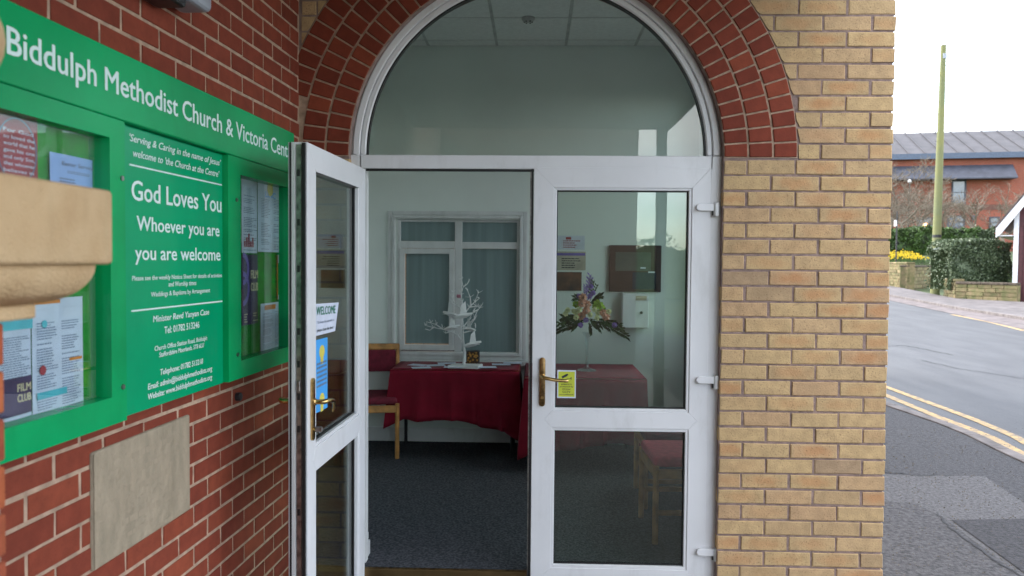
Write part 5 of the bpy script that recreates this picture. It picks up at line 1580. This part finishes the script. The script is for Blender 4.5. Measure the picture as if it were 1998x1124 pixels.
# clipped green hedge further back
yH2 = gB.y + 5.0
lo = (P(1690, 480, yH2).x, yH2, zb_top + .2); hi = (P(1912, 450, yH2).x, yH2 + 2, P(1820, 446, yH2).z)
leaf_mass('clipped_hedge', 'bright green clipped hedge behind the daffodils', 'hedge', lo, hi, 12000, .075, M['leafA'], 6, corem=M['leafA'], top_noise=.09)
yH3 = gB.y + 5.5
lo = (P(1905, 480, yH3).x, yH3, zb_top + .2); hi = (P(1948, 450, yH3).x, yH3 + 2, P(1930, 442, yH3).z)
leaf_mass('garden_shrub', 'loose leafy shrub rising beside the garage', 'shrub', lo, hi, 2500, .08, M['leafB'], 8, top_noise=.3)
# daffodils
r = random.Random(9)
mb = MB(); mb2 = MB()
x0_, x1_ = P(1700, 500, gB.y + 1).x, P(1815, 500, gB.y + 1).x
for i in range(900):
    x = r.uniform(x0_, x1_); y = gB.y + r.uniform(.5, 4.2); zb = zb_top + .7 * max(0, (y - gB.y - .36)) / 5.64
    h_ = r.uniform(.25, .38)
    for k in range(3):
        dx = r.uniform(-.08, .08); mb.add([(x - .012, y, zb), (x + .012, y, zb), (x + dx, y + r.uniform(-.05, .05), zb + h_ * r.uniform(.7, 1))], [(0, 1, 2)])
    if r.random() < .42:
        c = Vector((x, y - .02, zb + h_ + r.uniform(-.06, .06))); s = r.uniform(.035, .055)
        vs = [c] + [c + Vector((s * math.cos(a * math.pi / 3), r.uniform(-.02, .02), s * math.sin(a * math.pi / 3))) for a in range(6)]
        mb2.add(vs, [(0, 1, 2), (0, 3, 4), (0, 5, 6), (0, 2, 3), (0, 4, 5), (0, 6, 1)])
        mb2.tube([c + Vector((0, -.005, 0)), c + Vector((0, -.04, 0))], [.015, .022], 6)
df_ = empty('daffodils'); tag(df_, 'bank of yellow daffodils above the sandstone wall', 'flowers', kind='stuff')
mb.build('leaves', M['leafC'], df_, fix=False)['kind'] = 'stuff'; mb2.build('blooms', M['daff'], df_, fix=False)['kind'] = 'stuff'

# telegraph pole
gp = G(1824, 574)
tpz = P(1841, 89, gp.y)
po = empty('telegraph_pole', (gp.x, gp.y, gz(gp.y))); tag(po, 'tall greenish leaning timber telegraph pole at the roadside', 'telegraph pole')
hp_ = tpz.z - gz(gp.y); lean = P(1841, 89, gp.y).x - gp.x
print('pole', gp, hp_, lean)
MB().tube([(0, 0, -.1), (lean * .3, 0, hp_ * .3), (lean, 0, hp_)], [.185, .165, .105], 16).build('shaft', M['pole'], po, smooth=True)
zz = P(1830, 461, gp.y).z - gz(gp.y)
MB().tube([(lean * zz / hp_, 0, zz - .06), (lean * zz / hp_, 0, zz + .06)], .172, 16).build('band', M['blackmetal'], po)
MB().box(lean - .06, lean + .10, -.12, -.09, hp_ - .55, hp_ - .35).build('bracket', M['grey_plastic'], po)
MB().box(lean - .09, lean + .09, -.09, .09, hp_ + .0005, hp_ + .03).build('cap', M['steel'], po)
for (py_, s) in ((128, 1), (146, -1), (197, 1), (198, -1), (222, -1), (248, 1), (275, -1)):
    z_ = P(1835, py_, gp.y).z - gz(gp.y); xx = lean * z_ / hp_
    MB().tube([(xx + s * .07, 0, z_), (xx + s * .27, 0, z_)], .010, 6).build('step_iron', M['steel'], po)
mb = MB(); mb.tube([(lean * .35 + .16, -.02, hp_ * .30), (lean * .42 + .10, -.06, hp_ * .36), (lean * .5 - .05, -.13, hp_ * .45)], .008, 5); mb.build('cable', M['blackmetal'], po)
# sign post
gs = G(1747, 558)
so = empty('sign_post', (gs.x, gs.y, gz(gs.y))); tag(so, 'slim black post with a small sign seen edge on, left of the pole', 'sign post')
hs_ = P(1750, 412, gs.y).z - gz(gs.y); sl_ = P(1750.5, 412, gs.y).x - gs.x
MB().tube([(0, 0, 0), (sl_, 0, hs_)], .038, 10).build('post', M['blackmetal'], so)
za_ = P(1747, 445, gs.y).z - gz(gs.y); zb2 = P(1747, 430, gs.y).z - gz(gs.y)
MB().box(sl_ - .10, sl_ - .045, -.10, .10, za_ + .1, zb2).build('sign_plate', M['white_paint'], so)
MB().tube([(sl_ * .95, 0, za_ + .1), (sl_ * .95, 0, za_ + .16)], .046, 10).build('clamp', M['steel'], so)

# ------------------------------------------------------------------ garage on the right
yG = g0.y - .2
q = P(1945, 446, yG)
grm = Matrix.Translation((q.x, yG, 0)) @ Matrix.Rotation(R(-36), 4, 'Z'); gri = grm.inverted()
gr = empty('garage', (q.x, yG, 0), R(-36)); tag(gr, 'maroon boarded garage with white bargeboards at the right edge', 'garage')
def GP(px_, py_, off=0.0):
    o_ = gri @ CAM; d = gri.to_3x3() @ ray(px_, py_); t = (off - o_.y) / d.y; p = o_ + d * t
    return p.x, p.z
apx, apz = GP(1945, 446); e1x, e1z = GP(1998, 384)
slope = (e1z - apz) / (e1x - apx)
xl_ = GP(1976, 520)[0]; zg = gz(yG) - .1
halfw = 1.9; xm = xl_ + halfw; zr = apz + slope * (xm - apx); xr_ = xm + halfw; axr = 2 * xm - apx
dpt = 5.5; zle = apz + slope * (xl_ - apx)
print('garage', apx, apz, xl_, slope, zr, zg)
MB().prism([(xl_ + .10, zg), (xr_ - .10, zg), (xr_ - .10, zle - .05), (xm, zr - .15), (xl_ + .10, zle - .05)], .05, dpt).build('walls', M['maroon'], gr)
pw = GP(1986, 520)[0] - xl_
MB().box(xl_, xl_ + pw, -.02, .10, zg, zle - .1).build('corner_post', M['white_paint'], gr, bevel=.01)
zb_top2 = GP(1990, 440)[1]
for i in range(9):
    xx = xl_ + pw + .01 + i * .15
    MB().box(xx, xx + .138, .012, .048, zg + .02, zb_top2).build('board', M['maroon'], gr, bevel=.006)
MB().box(xl_ + pw + .01, xl_ + pw + 1.4, -.01, .06, zb_top2 + .005, zb_top2 + .12).build('door_head', M['maroon'], gr)
hb = .36
for sgn in (1, -1):
    A = apx if sgn == 1 else axr
    ex = A + sgn * .16
    MB().prism([(A, apz - hb), (A, apz), (xm, zr), (xm, zr - hb), (ex, apz - hb + slope * .10)], -.30, -.25).build('bargeboard', M['white_paint'], gr, bevel=.006)
    MB().prism([(A - sgn * .03, apz + .005), (xm, zr + .005), (xm, zr + .075), (A - sgn * .03, apz + .075)], -.33, dpt).build('roof', M['brown_tile'], gr)
MB().box(apx + .02, xl_ - .01, -.24, dpt, apz - .30, apz - .27).build('soffit', M['white_paint'], gr)

# ------------------------------------------------------------------ brick building behind
YF = gB.y + 26
fb = empty('brick_building', (0, 0, 0)); tag(fb, 'long two storey red brick building with grey roof behind the trees', 'building')
tl = 0.10    # the front runs slightly towards the camera to the right
fx0 = P(1640, 400, YF).x; 
zE = P(1745, 304, YF).z; zRg = P(1745, 262, YF + 7).z; zb0 = zb_top + .4
fbm = Matrix.Translation((P(1745, 400, YF).x, YF, 0)) @ Matrix.Rotation(R(-11), 4, 'Z'); fbi = fbm.inverted()
fb.matrix_world = fbm
def FB(px_, py_, off=0.0):
    o_ = fbi @ CAM; d = fbi.to_3x3() @ ray(px_, py_); t = (off - o_.y) / d.y; p = o_ + d * t
    return p.x, p.z
zE = FB(1990, 297)[1]; zE2 = FB(1760, 305)[1]; print('building', YF, zE, zE2, zb0)
BX0, BX1 = -12, 40; zE = (zE + zE2) / 2
MB().box(BX0, BX1, 0, 13, zb0 - 2, zE).build('wall', M['farbrick'], fb)
zr_ = FB(1870, 257, 6.5)[1]
MB().prism_z([(BX0, 0), (BX1, 0), (BX1, 0.01), (BX0, 0.01)], 0, .01)
rfm = MB().add([(BX0 - .4, -.45, zE + .0), (BX1 + .4, -.45, zE), (BX1 + .4, 6.5, zr_), (BX0 - .4, 6.5, zr_), (BX1 + .4, 13.4, zE), (BX0 - .4, 13.4, zE)], [(0, 1, 2, 3), (3, 2, 4, 5), (0, 3, 5), (1, 4, 2), (0, 5, 4, 1)]).build('roof', M['slate'], fb)
nseam = 40
for k in range(nseam):
    x = BX0 + (BX1 - BX0) * k / nseam
    if x > 22 or x < -4: continue
    MB().add([(x - .05, -.45, zE + .03), (x + .05, -.45, zE + .03), (x + .05, 6.4, zr_ + .02), (x - .05, 6.4, zr_ + .02), (x - .05, -.45, zE + .09), (x + .05, -.45, zE + .09), (x + .05, 6.4, zr_ + .09), (x - .05, 6.4, zr_ + .09)], [(4, 5, 6, 7), (0, 1, 5, 4), (1, 2, 6, 5), (2, 3, 7, 6), (3, 0, 4, 7)]).build('roof_seam', M['slate'], rfm)
MB().box(BX0, BX1, -.6, -.46, zE - .42, zE + .05).build('gutter', M['gutter'], fb)
a0, b0_ = FB(1750, 328); a1, b1_ = FB(1975, 348)
zc0 = FB(1900, 349)[1]; zc1 = FB(1900, 322)[1]
MB().add([(BX0, -.02, zc1), (a1, -.02, zc1), (a1, -1.2, zc0), (BX0, -1.2, zc0), (BX0, -.02, zc0 - .1), (a1, -.02, zc0 - .1), (a1, -1.2, zc0 - .1), (BX0, -1.2, zc0 - .1)], [(0, 1, 2, 3), (3, 2, 6, 7), (7, 6, 5, 4), (1, 5, 6, 2), (0, 3, 7, 4)]).build('canopy', M['darkslate'], fb)
def fwin(l, t_, r, b_, mull=False, glow=False):
    x0, z1 = FB(l, t_); x1, z0 = FB(r, b_)
    w = MB(); ring(w, x0, x1, z0, z1, .12, -.08, .05); fo = w.build('window', M['darkslate'], fb)
    MB().box(x0 + .1, x1 - .1, -.03, .0 - .005, z0 + .1, z1 - .1).build('pane', M['winglass'], fo)
    MB().box(x0 + .12, x1 - .12, -.07, -.031, (z0 + z1) / 2 - .03, (z0 + z1) / 2 + .03).build('glazing_bar', M['darkslate'], fo)
    return fo
fwin(1857, 352, 1884, 399); fwin(1788, 424, 1821, 446); fwin(1848, 420, 1882, 446)
fwin(1930, 423, 1950, 446)
x_, z_ = FB(1806, 439, -.1)
lm = MB().lathe([(.02, z_ - .14), (.14, z_), (.02, z_ + .14)], x_, -.16, 12).build('lit_lamp', M['lampglow'], fb)
x_, z_ = FB(1900, 425, -.1)
MB().tube([(x_, -.12, z_), (x_, .02, z_)], .2, 14).build('round_vent', M['gutter'], fb)
MB().box(BX0, BX1, -.04, -.005, FB(1800, 408)[1] - .12, FB(1800, 400)[1]).build('band_course', mat('brown_band', (.17, .08, .06), .9), fb)

# small globe street lamp among the trees
yl_ = gB.y + 14
q = P(1774.5, 357, yl_)
gl = empty('globe_lamp', (q.x, yl_, zb_top + .9)); tag(gl, 'thin lamp post with a small white globe among the bare trees', 'street lamp')
hq = q.z - (zb_top + .9)
MB().tube([(0, 0, 0), (0, 0, hq)], .045, 8).build('post', M['blackmetal'], gl)
MB().lathe([(.02, hq), (.09, hq + .03), (.125, hq + .12), (.09, hq + .21), (.02, hq + .25)], n=14).build('globe', M['white_paint'], gl, smooth=True)

# bare trees
def bare_tree(loc, h, label, seed, spread=.5, levels=5, tr=.13, dens=3):
    r = random.Random(seed)
    t = empty('bare_tree', loc); tag(t, label, 'tree', 'bare winter trees in front of the brick building')
    trunk = MB(); crown = MB()
    def grow(p, d, ln, rad, lv):
        pts = [p]; q = p.copy(); dd = d.copy()
        for k in range(3):
            dd = (dd + Vector((r.gauss(0, .13), r.gauss(0, .13), r.gauss(0, .08)))).normalized()
            q = q + dd * ln / 3; pts.append(q.copy())
        (trunk if lv == 0 else crown).tube(pts, [rad, rad * .88, rad * .76, rad * .64], 5 if lv < 2 else 3, caps=False)
        if lv >= levels: return
        n = dens + (1 if lv < 3 else 0)
        for i in range(n):
            a = r.uniform(0, 2 * math.pi); el = r.uniform(.25, .9) * (1.2 if lv == 0 else 1)
            side_ = Vector((math.cos(a), math.sin(a), 0))
            nd = (dd * math.cos(el) + side_ * math.sin(el) * (1 + spread * .4) + Vector((0, 0, .15))).normalized()
            st = pts[r.choice((1, 2, 3, 3))] if i else pts[3]
            grow(st, nd, ln * r.uniform(.62, .82), max(.011, rad * r.uniform(.48, .64)), lv + 1)
    grow(Vector((0, 0, 0)), Vector((r.gauss(0, .05), 0, 1)).normalized(), h * .30, tr, 0)
    trunk.build('trunk', M['bark'], t, smooth=True, fix=False); crown.build('crown', M['bark'], t, fix=False)
    return t
def tz_(y): return zb_top + .7 + 1.5 * max(0, (y - gB.y - 6)) / 54
for i, (px_, dy, py_top, lb) in enumerate(((1767, 9, 300, 'bare tree with pale branches nearest the sign post'), (1728, 12, 290, 'bare tree half hidden by the church corner'), (1800, 16, 335, 'slender bare tree just left of the pole'), (1905, 13, 345, 'thin bare tree right of the upstairs window'), (1965, 11, 318, 'wide bare tree above the garage roof'), (1995, 16, 350, 'bare tree at the right edge behind the garage'), (1840, 19, 380, 'low bare tree behind the pole'))):
    y = gB.y + dy; q = P(px_, 480, y); top = P(px_, py_top, y).z
    bare_tree((q.x, y, tz_(y) - .1), (top - tz_(y)) * 1.05, lb, 20 + i, spread=.9, levels=6 if i < 2 else 5, tr=.13, dens=3)

# ------------------------------------------------------------------ what stands behind the viewer (seen only in the glass)

def crack(pxs, w, dz, label, seed):
    r = random.Random(seed); pts = poly_px(pxs); path = []
    for a, b_ in zip(pts[:-1], pts[1:]):
        for k in range(10):
            p = a.lerp(b_, k / 10); path.append(p + Vector((r.uniform(-1, 1), r.uniform(-1, 1), 0)) * w * 1.3)
    path.append(pts[-1]); mb = MB()
    L_ = offset(path, -w / 2); R_ = offset(path, w / 2)
    for i in range(len(path) - 1):
        k = r.uniform(.4, 1.2)
        mb.add([(q.x, q.y, gz(q.y) + dz) for q in (L_[i], L_[i + 1], R_[i + 1], R_[i])], [(0, 1, 2, 3)])
    o = mb.build('crack', M['crack'], None, fix=False); tag(o, label, kind='structure')
M['crack'] = mat('tar_filled_crack', (.02, .02, .021), .7)
crack([(1726, 921), (1760, 924), (1790, 929), (1860, 928)], .014, .0045, 'dark open joint along the pale asphalt band', 1)
crack([(1728, 673), (1765, 671), (1790, 676), (1860, 690)], .03, -.0265, 'dark crack across the near lane of the road', 2)
crack([(1800, 700), (1870, 716), (1998, 735)], .02, -.0265, 'long thin crack in the middle of the road', 3)
crack([(1828, 1002), (1850, 1030), (1925, 1085), (1998, 1130)], .010, .0085, 'joint beside the dark triangular repair', 4)
rg = random.Random(12); mb = MB()
for _ in range(700):
    q = G(rg.uniform(1725, 1998), rg.uniform(835, 1124))
    sz = rg.uniform(.002, .006)
    if q.x > XR + .02: mb.tube([(q.x, q.y, gz(q.y) + .002), (q.x + sz * .3, q.y, gz(q.y) + .002 + sz)], [sz, sz * .5], 5)
for _ in range(160):
    t_ = rg.random(); a_ = nk[1].lerp(nk[-2], t_) + Vector((rg.gauss(.17, .02), rg.uniform(-.05, .05), 0)); sz = rg.uniform(.003, .008)
    mb.tube([(a_.x, a_.y, gz(a_.y) - .024), (a_.x, a_.y, gz(a_.y) - .024 + sz)], [sz, sz * .5], 5)
o = mb.build('grit', mat('loose_grit', (.20, .17, .14), .9, scale=40, col2=(.08, .07, .06)), None, fix=False); tag(o, 'loose grit scattered on the pavement and along the kerb', kind='stuff')
CX, CZ2, CY = 1.40, 2.95, -4.7
cp = empty('entrance_canopy', (0, 0, 0)); tag(cp, 'wide flat canopy over the church entrance, reflected in the door glass', 'canopy')
MB().box(-1.5, CX - .02, CY, -.02, CZ2, CZ2 + .02).build('soffit', mat('soffit_boards', (.50, .49, .46), .8), cp)
MB().box(-1.5, CX, CY, -.02, CZ2 + .022, CZ2 + .20).build('roof_slab', M['slate'], cp)
MB().box(CX + .001, CX + .03, CY, -.02, CZ2 - .03, CZ2 + .24).build('fascia', M['white_paint'], cp)
for y in (-2.9, -4.5):
    pst = empty('canopy_post', (CX - .06, y, 0)); tag(pst, 'square %s post carrying the canopy behind the viewer' % ('nearer' if y > -3.5 else 'farther'), 'post')
    if y > -3.5:
        pst.location = (CX + .5, -7.9, 0); pst['label'] = 'square dark post standing beside the opposite wing'
    MB().box(-.05, .05, -.05, .05, GZ0, CZ2 - .005).build('shaft', M['blackmetal'], pst, bevel=.006)
    MB().box(-.10, .10, -.10, .10, GZ0, GZ0 + .05).build('foot_plate', M['blackmetal'], pst)
hw = empty('opposite_wing', (0, 0, 0)); tag(hw, 'brown brick wing facing the entrance behind the viewer', 'building')
MB().box(-9, 1.63, -9.0, -8.62, GZ0, 5.2).build('wall', far_brick_mat('dark_brown_brick', (.13, .085, .055), (.10, .065, .045), (.12, .09, .07)), hw)
MB().box(-9.2, 1.75, -9.3, -8.45, 5.2, 5.4).build('eaves', M['darkslate'], hw)
wn_ = MB(); ring(wn_, -.9, .3, .9, 2.3, .06, -8.61, -8.55); wf = wn_.build('window', M['upvc2'], hw)
MB().box(-.84, .24, -8.59, -8.58, .96, 2.24).build('pane', M['darkslate'], wf)
sheet('bounce_paving', [(-1.3, -8), (CX + .3, -8), (CX + .3, -.05), (-1.3, -.05)], mat('pale_bounce_paving', (.17, .16, .15), .85, scale=20, var=.1), .004)['label'] = 'pale paving added out of view before the church doors to bounce light'  # paler ground added out of view to bounce light onto the entrance
# trees and hedge across the road, behind the viewer to the right
leaf_mass('roadside_hedge', 'green hedge across the open ground behind the viewer', 'hedge', (3.2, -34, GZ0), (22, -31, 2.3), 6000, .09, M['leafA'], 77, top_noise=.3)
for o in list(COL.objects):
    pass
